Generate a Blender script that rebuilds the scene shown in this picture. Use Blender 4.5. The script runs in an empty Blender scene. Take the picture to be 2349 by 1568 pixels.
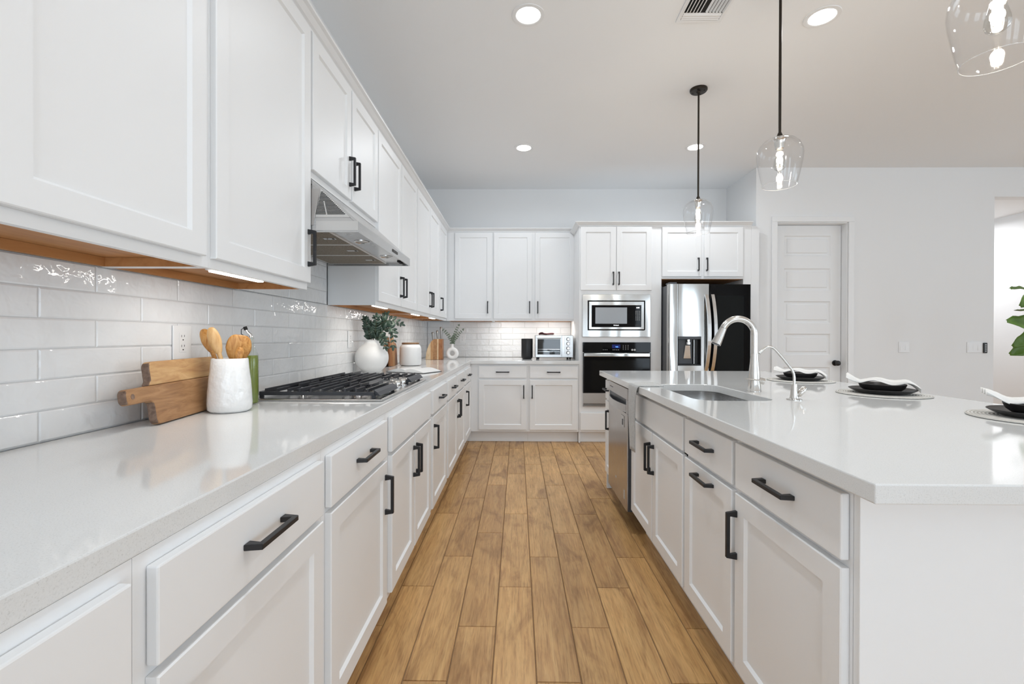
import bpy, bmesh, math, random
from math import sin, cos, pi, radians
from mathutils import Vector, Matrix, Euler
random.seed(7)
S = bpy.context.scene
COL = S.collection

# ------------------------------------------------------------------ camera, world, lights, exposure
cam_d = bpy.data.cameras.new('camera'); cam = bpy.data.objects.new('camera', cam_d); COL.objects.link(cam)
cam_d.sensor_width = 36.0; cam_d.lens = 1055.492 * 36.0 / 2349.0
cam_d.shift_y = -7.0298 / 2349.0
cam_d.clip_start = 0.02; cam_d.clip_end = 200
H = 1.18046
cam.matrix_world = (Matrix.Translation((0, 0, H)) @ Matrix.Rotation(0.01227, 4, 'Z')
                    @ Matrix.Rotation(pi / 2 - 0.00453, 4, 'X') @ Matrix.Rotation(0.00267, 4, 'Z'))
S.camera = cam
vs = S.view_settings
vs.view_transform = 'Standard'; vs.look = 'None'; vs.gamma = 1.0; vs.use_curve_mapping = False
vs.exposure = 0.34

world = bpy.data.worlds.new('sky'); S.world = world; world.use_nodes = True
wn = world.node_tree.nodes; wn.clear()
wo = wn.new('ShaderNodeOutputWorld'); wb = wn.new('ShaderNodeBackground')
wb.inputs['Color'].default_value = (0.86, 0.93, 1.0, 1); wb.inputs['Strength'].default_value = 1.0
world.node_tree.links.new(wb.outputs[0], wo.inputs[0])

def area(name, loc, rot, sx, sy, power, color):
    l = bpy.data.lights.new(name, 'AREA'); l.shape = 'RECTANGLE'; l.size = sx; l.size_y = sy
    l.energy = power; l.color = color
    o = bpy.data.objects.new(name, l); COL.objects.link(o); o.location = loc; o.rotation_euler = rot
    return o
# daylight entering the tall windows behind the camera (y = -4.2) and an unseen window wall added for its light on the right (x = 8)
for wx in (-0.4, 1.45, 4.25):
    area('window_daylight', (wx, -4.1, 1.35), (radians(103), 0, 0), 1.25, 2.3, 34.5, (0.74, 0.87, 1.0))
for wy in (-1.6, 1.6):
    area('window_daylight', (7.9, wy, 1.45), (radians(106), 0, radians(90)), 2.2, 2.1, 42, (0.74, 0.87, 1.0))  # right-hand lamps added to brighten the room through unseen windows

# ------------------------------------------------------------------ materials
def mat(name, color=(.8, .8, .8), rough=.5, metal=0.0, spec=.5, emit=None, estr=0, trans=0, ior=1.45, coat=0, aniso=0):
    m = bpy.data.materials.new(name); m.use_nodes = True
    b = m.node_tree.nodes['Principled BSDF']
    b.inputs['Base Color'].default_value = (*color, 1); b.inputs['Roughness'].default_value = rough
    b.inputs['Metallic'].default_value = metal; b.inputs['Specular IOR Level'].default_value = spec
    b.inputs['Transmission Weight'].default_value = trans; b.inputs['IOR'].default_value = ior
    b.inputs['Coat Weight'].default_value = coat
    b.inputs['Anisotropic'].default_value = aniso
    if emit: b.inputs['Emission Color'].default_value = (*emit, 1); b.inputs['Emission Strength'].default_value = estr
    return m
def nodes(m): return m.node_tree.nodes, m.node_tree.links, m.node_tree.nodes['Principled BSDF']
def tex_coord(N, L, scale=(1, 1, 1), rot=(0, 0, 0), out='Object'):
    tc = N.new('ShaderNodeTexCoord'); mp = N.new('ShaderNodeMapping')
    mp.inputs['Scale'].default_value = scale; mp.inputs['Rotation'].default_value = rot
    L.new(tc.outputs[out], mp.inputs[0]); return mp.outputs[0]
def noise(N, L, vec, scale, detail=3, rough=.5, dist=0):
    n = N.new('ShaderNodeTexNoise'); n.inputs['Scale'].default_value = scale
    n.inputs['Detail'].default_value = detail; n.inputs['Roughness'].default_value = rough
    n.inputs['Distortion'].default_value = dist; L.new(vec, n.inputs['Vector']); return n
def ramp(N, L, fac, stops):
    r = N.new('ShaderNodeValToRGB'); L.new(fac, r.inputs[0]); e = r.color_ramp.elements
    while len(e) < len(stops): e.new(.5)
    for i, (p, c) in enumerate(stops): e[i].position = p; e[i].color = (*c, 1)
    return r.outputs[0]
def bump(N, L, B, h, strength, dist=.01):
    b = N.new('ShaderNodeBump'); b.inputs['Strength'].default_value = strength; b.inputs['Distance'].default_value = dist
    L.new(h, b.inputs['Height']); L.new(b.outputs[0], B.inputs['Normal']); return b

M = {}
M['paint'] = mat('white_cabinet_paint', (.865, .87, .875), .38)
M['wall'] = mat('white_wall_paint', (.86, .865, .87), .75)
N, L, B = nodes(M['wall']); bump(N, L, B, noise(N, L, tex_coord(N, L), 140, 2).outputs[0], .05, .002)
M['ceil'] = mat('ceiling_paint', (.93, .94, .95), .85)
N, L, B = nodes(M['ceil']); bump(N, L, B, noise(N, L, tex_coord(N, L), 120, 2).outputs[0], .06, .002)
M['trim'] = mat('white_trim_paint', (.88, .885, .89), .4)
# quartz: white with a fine grain
M['quartz'] = mat('white_quartz', (.8, .8, .8), .07)
N, L, B = nodes(M['quartz']); v = tex_coord(N, L)
L.new(ramp(N, L, noise(N, L, v, 420, 2, .7).outputs[0], [(.28, (.62, .62, .61)), (.42, (.745, .75, .745)), (.7, (.775, .78, .775))]), B.inputs['Base Color'])
# glazed tile, uneven handmade surface
M['tile'] = mat('glazed_white_tile', (.79, .795, .80), .035)
N, L, B = nodes(M['tile']); v = tex_coord(N, L, (1, 1, 1))
n1 = noise(N, L, v, 24, 2, .5, .4); n2 = noise(N, L, v, 9, 1)
ad = N.new('ShaderNodeMath'); ad.operation = 'ADD'; L.new(n1.outputs[0], ad.inputs[0]); L.new(n2.outputs[0], ad.inputs[1])
bump(N, L, B, ad.outputs[0], .30, .012)
L.new(ramp(N, L, noise(N, L, v, 6, 2).outputs[0], [(.3, (.755, .76, .765)), (.7, (.82, .822, .825))]), B.inputs['Base Color'])
M['grout'] = mat('pale_grout', (.58, .58, .58), .9)
M['black'] = mat('matte_black_metal', (.014, .014, .016), .42)
M['bronze'] = mat('dark_bronze', (.035, .028, .022), .4, .6)
M['iron'] = mat('cast_iron', (.030, .032, .038), .42)
M['rubber'] = mat('black_rubber', (.01, .01, .01), .7)
def steel(name, color, rough, sc):
    m = mat(name, color, rough, 1.0, aniso=.5)
    N, L, B = nodes(m); v = tex_coord(N, L, sc)
    n = noise(N, L, v, 1, 3, .6)
    mr = N.new('ShaderNodeMapRange'); mr.inputs['To Min'].default_value = rough * .75; mr.inputs['To Max'].default_value = rough * 1.35
    L.new(n.outputs[0], mr.inputs[0]); L.new(mr.outputs[0], B.inputs['Roughness'])
    bump(N, L, B, n.outputs[0], .02, .001)
    return m
M['steel'] = steel('brushed_stainless', (.55, .545, .54), .24, (8, 8, 500))
M['steelv'] = steel('brushed_stainless_vertical', (.66, .655, .645), .2, (500, 8, 8))
M['dwsteel'] = steel('darker_stainless', (.50, .48, .465), .24, (8, 400, 8))
M['nickel'] = mat('brushed_nickel', (.66, .645, .62), .2, 1.0)
M['knifesteel'] = mat('satin_knife_steel', (.30, .285, .27), .28, 1.0)
M['chrome'] = mat('chrome', (.82, .82, .82), .06, 1.0)
M['wavy'] = mat('polished_stainless_sheet', (.60, .60, .59), .16, 1.0)
N, L, B = nodes(M['wavy']); bump(N, L, B, noise(N, L, tex_coord(N, L, (1.7, 1.7, .55)), 2.4, 0, .4, .3).outputs[0], .5, .045)
M['blackglass'] = mat('black_glass', (.004, .004, .0045), .04, spec=.18)
M['blackplastic'] = mat('black_plastic', (.015, .015, .016), .35)
M['greyplastic'] = mat('dark_grey_plastic', (.06, .065, .075), .35)
M['whiteplastic'] = mat('white_plastic', (.82, .82, .82), .3)
M['slot'] = mat('dark_slot', (.01, .01, .01), .8)
M['mesh_filter'] = mat('aluminium_mesh_filter', (.3, .26, .2), .7)
N, L, B = nodes(M['mesh_filter']); v = tex_coord(N, L)
L.new(ramp(N, L, noise(N, L, v, 380, 1).outputs[0], [(.35, (.12, .095, .07)), (.65, (.34, .30, .24))]), B.inputs['Base Color'])
M['mwwindow'] = mat('microwave_window', (.30, .31, .32), .25, .3)
M['ceramic'] = mat('white_glazed_ceramic', (.83, .83, .825), .08)
N, L, B = nodes(M['ceramic']); bump(N, L, B, noise(N, L, tex_coord(N, L), 34, 2, .5).outputs[0], .35, .012)
M['matteceramic'] = mat('matte_white_ceramic', (.80, .79, .775), .7)
N, L, B = nodes(M['matteceramic']); bump(N, L, B, noise(N, L, tex_coord(N, L), 160, 2).outputs[0], .12, .003)
M['canister'] = mat('satin_white_ceramic', (.82, .82, .815), .25)
M['darkplate'] = mat('charcoal_stoneware', (.022, .020, .020), .35)
M['linen'] = mat('white_linen', (.80, .79, .77), .9)
N, L, B = nodes(M['linen']); bump(N, L, B, noise(N, L, tex_coord(N, L), 300, 2).outputs[0], .3, .002)
M['towel'] = mat('grey_towelling', (.62, .62, .61), .95)
N, L, B = nodes(M['towel']); v = tex_coord(N, L)
n = noise(N, L, v, 330, 2, .7); bump(N, L, B, n.outputs[0], .9, .004)
L.new(ramp(N, L, n.outputs[0], [(.3, (.45, .45, .44)), (.7, (.74, .74, .73))]), B.inputs['Base Color'])
M['pink'] = mat('dusty_rose_cloth', (.30, .13, .13), .9)
M['maroon'] = mat('maroon_lining', (.075, .02, .025), .9)
M['paper'] = mat('white_paper', (.82, .82, .81), .8)
M['placemat'] = mat('woven_placemat', (.72, .70, .66), .9)
N, L, B = nodes(M['placemat']); tc = N.new('ShaderNodeTexCoord'); w = N.new('ShaderNodeTexWave')
w.wave_type = 'RINGS'; w.rings_direction = 'Z'; w.inputs['Scale'].default_value = 32; w.inputs['Distortion'].default_value = 1.0; w.inputs['Detail Scale'].default_value = 20
L.new(tc.outputs['Object'], w.inputs['Vector']); bump(N, L, B, w.outputs['Fac'], .8, .004)
L.new(ramp(N, L, w.outputs['Fac'], [(.1, (.50, .48, .44)), (.6, (.78, .765, .73))]), B.inputs['Base Color'])
def wood(name, c1, c2, c3, scale, rough=.45, stretch=(1, 1, 1), dist=1.5, per=None):
    m = mat(name, c2, rough); N, L, B = nodes(m); v = tex_coord(N, L, stretch)
    if per is not None:
        at = N.new('ShaderNodeAttribute'); at.attribute_name = per
        mu = N.new('ShaderNodeVectorMath'); mu.operation = 'SCALE'; mu.inputs['Scale'].default_value = 37.0
        L.new(at.outputs['Vector'], mu.inputs[0])
        a2 = N.new('ShaderNodeVectorMath'); L.new(v, a2.inputs[0]); L.new(mu.outputs[0], a2.inputs[1]); v = a2.outputs[0]
    n = noise(N, L, v, scale, 6, .62, dist)
    L.new(ramp(N, L, n.outputs[0], [(.28, c1), (.5, c2), (.72, c3)]), B.inputs['Base Color'])
    bump(N, L, B, n.outputs[0], .08, .004)
    return m
M['honey'] = wood('honey_maple', (.40, .17, .055), (.50, .235, .085), (.56, .28, .11), 3, .5, (10, 1.2, 10), .5)
M['acacia_light'] = wood('acacia_sapwood', (.42, .22, .09), (.55, .33, .15), (.64, .42, .21), 3, .45, (14, 2.2, 14), 1.2)
M['acacia'] = wood('acacia_heartwood', (.22, .105, .045), (.36, .19, .085), (.46, .265, .13), 3, .45, (16, 2.0, 16), 1.0)
M['acacia_red'] = wood('acacia_red_strip', (.20, .075, .03), (.33, .14, .055), (.42, .20, .085), 3, .45, (18, 18, 3), .8)
M['acacia_tan'] = wood('acacia_tan_strip', (.36, .18, .08), (.48, .27, .125), (.56, .34, .17), 3, .45, (18, 18, 3), .8)
M['acacia_pale'] = wood('acacia_pale_strip', (.52, .36, .20), (.66, .50, .32), (.72, .58, .40), 3, .45, (18, 18, 3), .8)
M['endgrain'] = wood('end_grain', (.11, .065, .045), (.19, .12, .085), (.27, .18, .13), 9, .6, (8, 8, 8), .5)
M['olive'] = wood('olive_wood', (.22, .075, .012), (.50, .235, .06), (.62, .36, .13), 4.5, .35, (9, 9, 3), 2.6)
M['olive_light'] = wood('pale_olive_wood', (.46, .25, .085), (.60, .37, .16), (.68, .46, .235), 4, .4, (10, 10, 2), 1.0)
M['lidwood'] = wood('walnut_lid', (.14, .07, .03), (.24, .13, .06), (.33, .19, .095), 3, .4, (3, 22, 22), .6)
# floor planks: colour changes plank by plank through a face attribute
m = M['floor'] = mat('wood_look_planks', (.4, .24, .12), .34)
N, L, B = nodes(m)
at = N.new('ShaderNodeAttribute'); at.attribute_name = 'plank'
sc = N.new('ShaderNodeVectorMath'); sc.operation = 'SCALE'; sc.inputs['Scale'].default_value = 60.0; L.new(at.outputs['Vector'], sc.inputs[0])
v = tex_coord(N, L, (1, 1, 1)); av = N.new('ShaderNodeVectorMath'); L.new(v, av.inputs[0]); L.new(sc.outputs[0], av.inputs[1])
mp = N.new('ShaderNodeMapping'); mp.inputs['Scale'].default_value = (26, 2.0, 1); L.new(av.outputs[0], mp.inputs[0])
g1 = noise(N, L, mp.outputs[0], 1.0, 7, .66, 1.3)
mp2 = N.new('ShaderNodeMapping'); mp2.inputs['Scale'].default_value = (7, 2.4, 1); L.new(av.outputs[0], mp2.inputs[0])
g2 = noise(N, L, mp2.outputs[0], 1.0, 4, .6, .8)
mp3 = N.new('ShaderNodeMapping'); mp3.inputs['Scale'].default_value = (150, 9, 1); L.new(av.outputs[0], mp3.inputs[0])
g3 = noise(N, L, mp3.outputs[0], 1.0, 3, .6, .2)
c1 = ramp(N, L, g1.outputs[0], [(.30, (.475, .262, .106)), (.5, (.605, .366, .154)), (.70, (.70, .452, .205))])
c2 = ramp(N, L, g2.outputs[0], [(.30, (.58, .50, .44)), (.46, (.92, .89, .86)), (.70, (1.08, 1.05, 1.02))])
c3 = ramp(N, L, g3.outputs[0], [(.32, (.74, .70, .66)), (.5, (.97, .965, .96)), (.7, (1.04, 1.04, 1.04))])
def mul(a, b):
    mx = N.new('ShaderNodeMix'); mx.data_type = 'RGBA'; mx.blend_type = 'MULTIPLY'; mx.inputs[0].default_value = 1
    L.new(a, mx.inputs[6]); L.new(b, mx.inputs[7]); return mx.outputs[2]
c = mul(mul(c1, c2), c3)
sx = N.new('ShaderNodeSeparateXYZ'); L.new(at.outputs['Vector'], sx.inputs[0])
hv = ramp(N, L, sx.outputs[0], [(0, (.86, .83, .80)), (.5, (1.0, 1.0, 1.0)), (1, (1.10, 1.10, 1.08))])
L.new(mul(c, hv), B.inputs['Base Color'])
bump(N, L, B, g1.outputs[0], .08, .003)
M['floorgrout'] = mat('brown_grout', (.26, .16, .085), .9)
M['leaf'] = mat('dark_green_leaf', (.030, .062, .040), .38)
N, L, B = nodes(M['leaf']); L.new(ramp(N, L, noise(N, L, tex_coord(N, L), 22, 2).outputs[0], [(.35, (.012, .028, .019)), (.55, (.035, .065, .045)), (.75, (.17, .21, .16))]), B.inputs['Base Color'])
M['euc'] = mat('grey_green_leaf', (.13, .17, .12), .6)
M['stem'] = mat('green_brown_stem', (.10, .09, .05), .6)
M['figleaf'] = mat('bright_green_leaf', (.085, .17, .022), .38)
N, L, B = nodes(M['figleaf']); L.new(ramp(N, L, noise(N, L, tex_coord(N, L), 12, 3).outputs[0], [(.3, (.055, .12, .015)), (.7, (.12, .22, .035))]), B.inputs['Base Color'])
M['bark'] = mat('grey_brown_bark', (.14, .10, .07), .8)
M['soil'] = mat('dark_soil', (.03, .02, .015), .95)
M['basket'] = mat('pale_planter', (.62, .60, .56), .7)
M['glow'] = mat('white_led', (1, 1, 1), .5, emit=(1, .985, .96), estr=9)
M['filament'] = mat('glowing_filament', (1, .9, .7), .5, emit=(1, .90, .74), estr=60)
M['strip'] = mat('led_strip', (1, 1, 1), .5, emit=(1, .96, .88), estr=9)
M['clock'] = mat('white_display', (1, 1, 1), .5, emit=(.9, .95, 1), estr=1.6)
M['blueclock'] = mat('blue_display', (.1, .3, 1), .5, emit=(.12, .38, 1), estr=2.0)
M['bluescreen'] = mat('dark_blue_screen', (.004, .006, .05), .1, emit=(.0, .01, .12), estr=.5)
M['greyprint'] = mat('grey_print', (.55, .55, .55), .6)
M['oil'] = mat('olive_oil', (.34, .42, .07), .04, trans=.75, ior=1.4)
def thin_glass(name, tint=(1, 1, 1), base=.05, edge=.55, power=4.0):
    m = bpy.data.materials.new(name); m.use_nodes = True; N = m.node_tree.nodes; L = m.node_tree.links; N.clear()
    o = N.new('ShaderNodeOutputMaterial'); t = N.new('ShaderNodeBsdfTransparent'); t.inputs[0].default_value = (*tint, 1)
    g = N.new('ShaderNodeBsdfGlossy'); g.inputs['Roughness'].default_value = .02
    f = N.new('ShaderNodeLayerWeight'); f.inputs['Blend'].default_value = .5
    p = N.new('ShaderNodeMath'); p.operation = 'POWER'; p.inputs[1].default_value = power; L.new(f.outputs['Facing'], p.inputs[0])
    a = N.new('ShaderNodeMath'); a.operation = 'MULTIPLY_ADD'; a.inputs[1].default_value = edge; a.inputs[2].default_value = base; a.use_clamp = True
    L.new(p.outputs[0], a.inputs[0])
    x = N.new('ShaderNodeMixShader'); L.new(a.outputs[0], x.inputs[0]); L.new(t.outputs[0], x.inputs[1]); L.new(g.outputs[0], x.inputs[2])
    L.new(x.outputs[0], o.inputs[0]); return m
M['glass'] = thin_glass('clear_thin_glass', (.995, .995, .995), .022, .42, 3.6)
M['bulbglass'] = thin_glass('bulb_glass', (.98, .975, .95), .05, .5, 2.5)
M['pane'] = thin_glass('window_pane', (.97, .98, .98))
M['bottleglass'] = thin_glass('bottle_glass', (.95, .965, .94), .04, .5, 3.0)

# ------------------------------------------------------------------ mesh helpers
class MB:
    def __init__(s): s.bm = bmesh.new()
    def quad(s, vs): return s.bm.faces.new([s.bm.verts.new(v) for v in vs])
    def box(s, x0, x1, y0, y1, z0, z1):
        p = [(x, y, z) for z in (z0, z1) for y in (y0, y1) for x in (x0, x1)]
        vv = [s.bm.verts.new(q) for q in p]
        for f in ((0, 2, 3, 1), (4, 5, 7, 6), (0, 1, 5, 4), (2, 6, 7, 3), (0, 4, 6, 2), (1, 3, 7, 5)):
            s.bm.faces.new([vv[i] for i in f])
        return s
    def hexa(s, p):   # 8 points: bottom loop 4, top loop 4
        vv = [s.bm.verts.new(q) for q in p]
        for f in ((3, 2, 1, 0), (4, 5, 6, 7), (0, 1, 5, 4), (1, 2, 6, 5), (2, 3, 7, 6), (3, 0, 4, 7)):
            s.bm.faces.new([vv[i] for i in f])
        return s
    def prism(s, poly, fn, a, b):   # poly of 2d points, fn(u, v, w) -> xyz, extruded w from a to b
        n = len(poly)
        lo = [s.bm.verts.new(fn(u, v, a)) for u, v in poly]; hi = [s.bm.verts.new(fn(u, v, b)) for u, v in poly]
        s.bm.faces.new(lo); s.bm.faces.new(hi[::-1])
        for i in range(n):
            j = (i + 1) % n; s.bm.faces.new([lo[i], hi[i], hi[j], lo[j]])
        return s
    def tube(s, pts, r, seg=12, caps=True, flat=None):
        pts = [Vector(p) for p in pts]; n = len(pts)
        rad = r if isinstance(r, (list, tuple)) else [r] * n
        rings = []; up = None
        for i in range(n):
            t = (pts[min(i + 1, n - 1)] - pts[max(i - 1, 0)]).normalized()
            if up is None:
                up = Vector((0, 0, 1)) if abs(t.z) < .9 else Vector((1, 0, 0))
            u = (up - t * up.dot(t)).normalized(); w = t.cross(u); up = u
            fl = flat or (1, 1)
            rings.append([s.bm.verts.new(pts[i] + rad[i] * (cos(2 * pi * k / seg) * fl[0] * u + sin(2 * pi * k / seg) * fl[1] * w)) for k in range(seg)])
        for a, b in zip(rings, rings[1:]):
            for k in range(seg):
                s.bm.faces.new([a[k], a[(k + 1) % seg], b[(k + 1) % seg], b[k]])
        if caps:
            s.bm.faces.new(rings[0][::-1]); s.bm.faces.new(rings[-1])
        return s
    def lathe(s, prof, c=(0, 0, 0), seg=32, capb=True, capt=True, sx=1, sy=1, mtx=None):
        rings = []
        for r, z in prof:
            ring = []
            for k in range(seg):
                p = Vector((r * sx * cos(2 * pi * k / seg), r * sy * sin(2 * pi * k / seg), z))
                if mtx: p = mtx @ p
                ring.append(s.bm.verts.new(p + Vector(c)))
            rings.append(ring)
        for a, b in zip(rings, rings[1:]):
            for k in range(seg):
                s.bm.faces.new([a[k], a[(k + 1) % seg], b[(k + 1) % seg], b[k]])
        if capb: s.bm.faces.new(rings[0][::-1])
        if capt: s.bm.faces.new(rings[-1])
        return s
    def grid(s, fn, nu, nv):
        vv = [[s.bm.verts.new(fn(i / nu, j / nv)) for j in range(nv + 1)] for i in range(nu + 1)]
        for i in range(nu):
            for j in range(nv):
                s.bm.faces.new([vv[i][j], vv[i + 1][j], vv[i + 1][j + 1], vv[i][j + 1]])
        return s
    def build(s, name, m, parent=None, bevel=0, segs=2, smooth=None, solid=0, sub=0, normals=True, wl=None, bang=30):
        bm = s.bm
        if normals: bmesh.ops.recalc_face_normals(bm, faces=bm.faces)
        if bevel:
            ed = [e for e in bm.edges if len(e.link_faces) == 2 and e.calc_face_angle(0) > radians(bang)]
            bmesh.ops.bevel(bm, geom=ed, offset=bevel, segments=segs, profile=.5, affect='EDGES', clamp_overlap=True)
        me = bpy.data.meshes.new(name)
        off = Vector((0, 0, 0))
        if parent is not None: off = wloc(parent)
        elif wl is not None: off = Vector(wl)
        bm.transform(Matrix.Translation(-off)); bm.to_mesh(me); bm.free()
        o = bpy.data.objects.new(name, me); COL.objects.link(o)
        if parent is not None: o.parent = parent
        elif wl is not None: o.location = off
        me.materials.append(m)
        if smooth is not None:
            me.shade_smooth(); me.set_sharp_from_angle(angle=radians(smooth))
        if solid:
            md = o.modifiers.new('solid', 'SOLIDIFY'); md.thickness = solid; md.offset = 0
        if sub:
            md = o.modifiers.new('sub', 'SUBSURF'); md.levels = sub; md.render_levels = sub
        return o
def wloc(o):
    v = Vector((0, 0, 0))
    while o is not None: v += o.location; o = o.parent
    return v
def tag(o, label=None, cat=None, group=None, kind=None):
    if label: o['label'] = label
    if cat: o['category'] = cat
    if group: o['group'] = group
    if kind: o['kind'] = kind
    return o
def thing(name, label, cat, loc=(0, 0, 0), group=None):
    o = bpy.data.objects.new(name, None); COL.objects.link(o); o.location = loc; o.empty_display_size = .05
    return tag(o, label, cat, group)
def struct(o, label=None):
    o['kind'] = 'structure'
    if label: o['label'] = label
    return o
def text(name, s, size, m, parent, loc, rot, depth=.0006):
    c = bpy.data.curves.new(name, 'FONT'); c.body = s; c.size = size; c.align_x = 'CENTER'; c.align_y = 'CENTER'; c.extrude = depth
    t = bpy.data.objects.new(name, c); COL.objects.link(t)
    bpy.context.view_layer.update()
    me = bpy.data.meshes.new_from_object(t.evaluated_get(bpy.context.evaluated_depsgraph_get()))
    bpy.data.objects.remove(t); bpy.data.curves.remove(c)
    me.materials.clear(); me.materials.append(m)
    o = bpy.data.objects.new(name, me); COL.objects.link(o); o.parent = parent
    o.location = Vector(loc) - wloc(parent); o.rotation_euler = rot
    return o
# orientation of a cabinet face: u runs along the run, d points out of the cabinet, z is up
def faceL(plane): return lambda u, d, z: (plane + d, u, z)
def faceI(plane): return lambda u, d, z: (plane - d, u, z)
def faceB(plane): return lambda u, d, z: (u, plane - d, z)
def fbox(mb, P, u0, u1, d0, d1, z0, z1):
    return mb.hexa([P(u0, d0, z0), P(u1, d0, z0), P(u1, d1, z0), P(u0, d1, z0), P(u0, d0, z1), P(u1, d0, z1), P(u1, d1, z1), P(u0, d1, z1)])
T = .019
def shaker(P, u0, u1, z0, z1, parent, name='door', rail=.057, rec=.009, bev=.007):
    mb = MB(); bm = mb.bm
    def loop(i, d): return [bm.verts.new(P(*q)) for q in ((u0 + i, d, z0 + i), (u1 - i, d, z0 + i), (u1 - i, d, z1 - i), (u0 + i, d, z1 - i))]
    c = .0025
    back = loop(0, 0.0005); o1 = loop(0, T - c); o2 = loop(c, T); i1 = loop(rail, T); i2 = loop(rail + bev, T - rec)
    bm.faces.new(back)
    for a, b in ((back, o1), (o1, o2), (o2, i1), (i1, i2)):
        for k in range(4): bm.faces.new([a[k], a[(k + 1) % 4], b[(k + 1) % 4], b[k]])
    bm.faces.new(i2)
    return mb.build(name, M['paint'], parent)
def slab(P, u0, u1, z0, z1, parent, name='drawer'):
    mb = MB(); fbox(mb, P, u0, u1, .0005, T, z0, z1); return mb.build(name, M['paint'], parent, bevel=.003, segs=2)
HL = .152
def handle(P, u, z, vert, parent):
    """bar pull with splayed feet, centred on (u, z)"""
    prof = [(-HL / 2, 0), (-HL / 2 + .006, .033), (HL / 2 - .006, .033), (HL / 2, 0), (HL / 2 - .021, 0), (HL / 2 - .017, .022), (-HL / 2 + .017, .022), (-HL / 2 + .021, 0)]
    mb = MB()
    if vert: fn = lambda a, d, w: P(u + w, T + d, z + a)
    else: fn = lambda a, d, w: P(u + a, T + d, z + w)
    mb.prism(prof, fn, -.0058, .0058)
    return mb.build('handle', M['black'], parent, bevel=.0012, segs=1)

# ------------------------------------------------------------------ measurements
XW = -1.168          # left tile plane
YB = 5.93            # back wall
YR = 5.199           # wall with the pantry door
XRET = 2.67          # short return wall right of the fridge
CEIL = 3.082
ZC = .917; ZU = .8795
YREAR = -4.0; XFAR = 7.8

# ------------------------------------------------------------------ room shell
def flat(name, m, *boxes, bevel=0):
    mb = MB()
    for b in boxes: mb.box(*b)
    return struct(mb.build(name, m, None, bevel=bevel))
# floor: every plank is part of the one floor mesh
def make_floor():
    bm = bmesh.new(); lay = None
    W_, L_ = .154, .897; g = .0017
    lay = bm.faces.layers.float_vector.new('plank')
    x0 = .0685; k0 = int((-1.3 - x0) / W_) - 1; k1 = int((8.0 - x0) / W_) + 1
    for k in range(k0, k1):
        xa = x0 + k * W_; off = 1.571 + .299 * k
        j0 = int((YREAR - off) / L_) - 1; j1 = int((9.0 - off) / L_) + 1
        for j in range(j0, j1):
            ya = off + j * L_
            a, b, c_, d = xa + g, xa + W_ - g, ya + g, ya + L_ - g
            if c_ > 9 or d < YREAR: continue
            col = (random.random(), random.random(), random.random())
            e = .0015
            lo = [bm.verts.new(p) for p in ((a, c_, -.004), (b, c_, -.004), (b, d, -.004), (a, d, -.004))]
            hi = [bm.verts.new(p) for p in ((a + e, c_ + e, 0), (b - e, c_ + e, 0), (b - e, d - e, 0), (a + e, d - e, 0))]
            fs = [bm.faces.new(hi)] + [bm.faces.new([lo[i], lo[(i + 1) % 4], hi[(i + 1) % 4], hi[i]]) for i in range(4)]
            for f in fs: f[lay] = col
    # grout bed
    bed = [bm.verts.new(p) for p in ((-1.3, YREAR - .1, -.0035), (8.0, YREAR - .1, -.0035), (8.0, 9, -.0035), (-1.3, 9, -.0035))]
    f = bm.faces.new(bed); f.material_index = 1
    bt = [bm.verts.new(p) for p in ((-1.3, YREAR - .1, -.1), (8.0, YREAR - .1, -.1), (8.0, 9, -.1), (-1.3, 9, -.1))]
    f = bm.faces.new(bt[::-1]); f.material_index = 1
    for i in range(4):
        f = bm.faces.new([bt[i], bt[(i + 1) % 4], bed[(i + 1) % 4], bed[i]]); f.material_index = 1
    me = bpy.data.meshes.new('floor'); bm.to_mesh(me); bm.free()
    me.materials.append(M['floor']); me.materials.append(M['floorgrout'])
    o = bpy.data.objects.new('floor', me); COL.objects.link(o); return struct(o, 'warm brown wood-look plank floor')
make_floor()
struct(MB().box(-1.3, 8.0, YREAR - .1, YB + .12, CEIL, CEIL + .1).build('ceiling', M['ceil']), 'flat white kitchen ceiling')
WX = XW - .009       # plaster plane behind the tile
flat('wall_left', M['wall'], (WX - .12, WX, YREAR - .1, YB + .12, 0, CEIL))
flat('wall_back', M['wall'], (WX, XRET + .1, YB + .009, YB + .12, 0, CEIL))
flat('wall_return', M['wall'], (XRET, XRET + .1, YR + .12, YB + .009, 0, CEIL))
DX0, DX1, DZ = 2.901, 3.692, 2.472   # pantry doorway
OX0 = 5.309; OZ = 2.755              # opening to the hall
flat('wall_right', M['wall'], (XRET, DX0, YR, YR + .12, 0, CEIL), (DX0, DX1, YR, YR + .12, DZ, CEIL),
     (DX1, OX0, YR, YR + .12, 0, CEIL), (OX0, XFAR + .1, YR, YR + .12, OZ, CEIL))
# hall behind the opening
flat('wall_hall', M['wall'], (6.36, 6.46, YR + .12, 8.5, 0, 2.765), (3.9, 6.36, 8.4, 8.5, 0, 2.765), (4.9, 5.0, YR + .12, 8.4, 0, 2.765))
struct(MB().box(4.9, 7.9, YR + .12, 8.5, 2.765, 2.86).build('ceiling_hall', M['ceil']))
flat('wall_hall_end', M['wall'], (6.46, 7.9, YR + .12, YR + .22, 0, 2.76))
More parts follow.
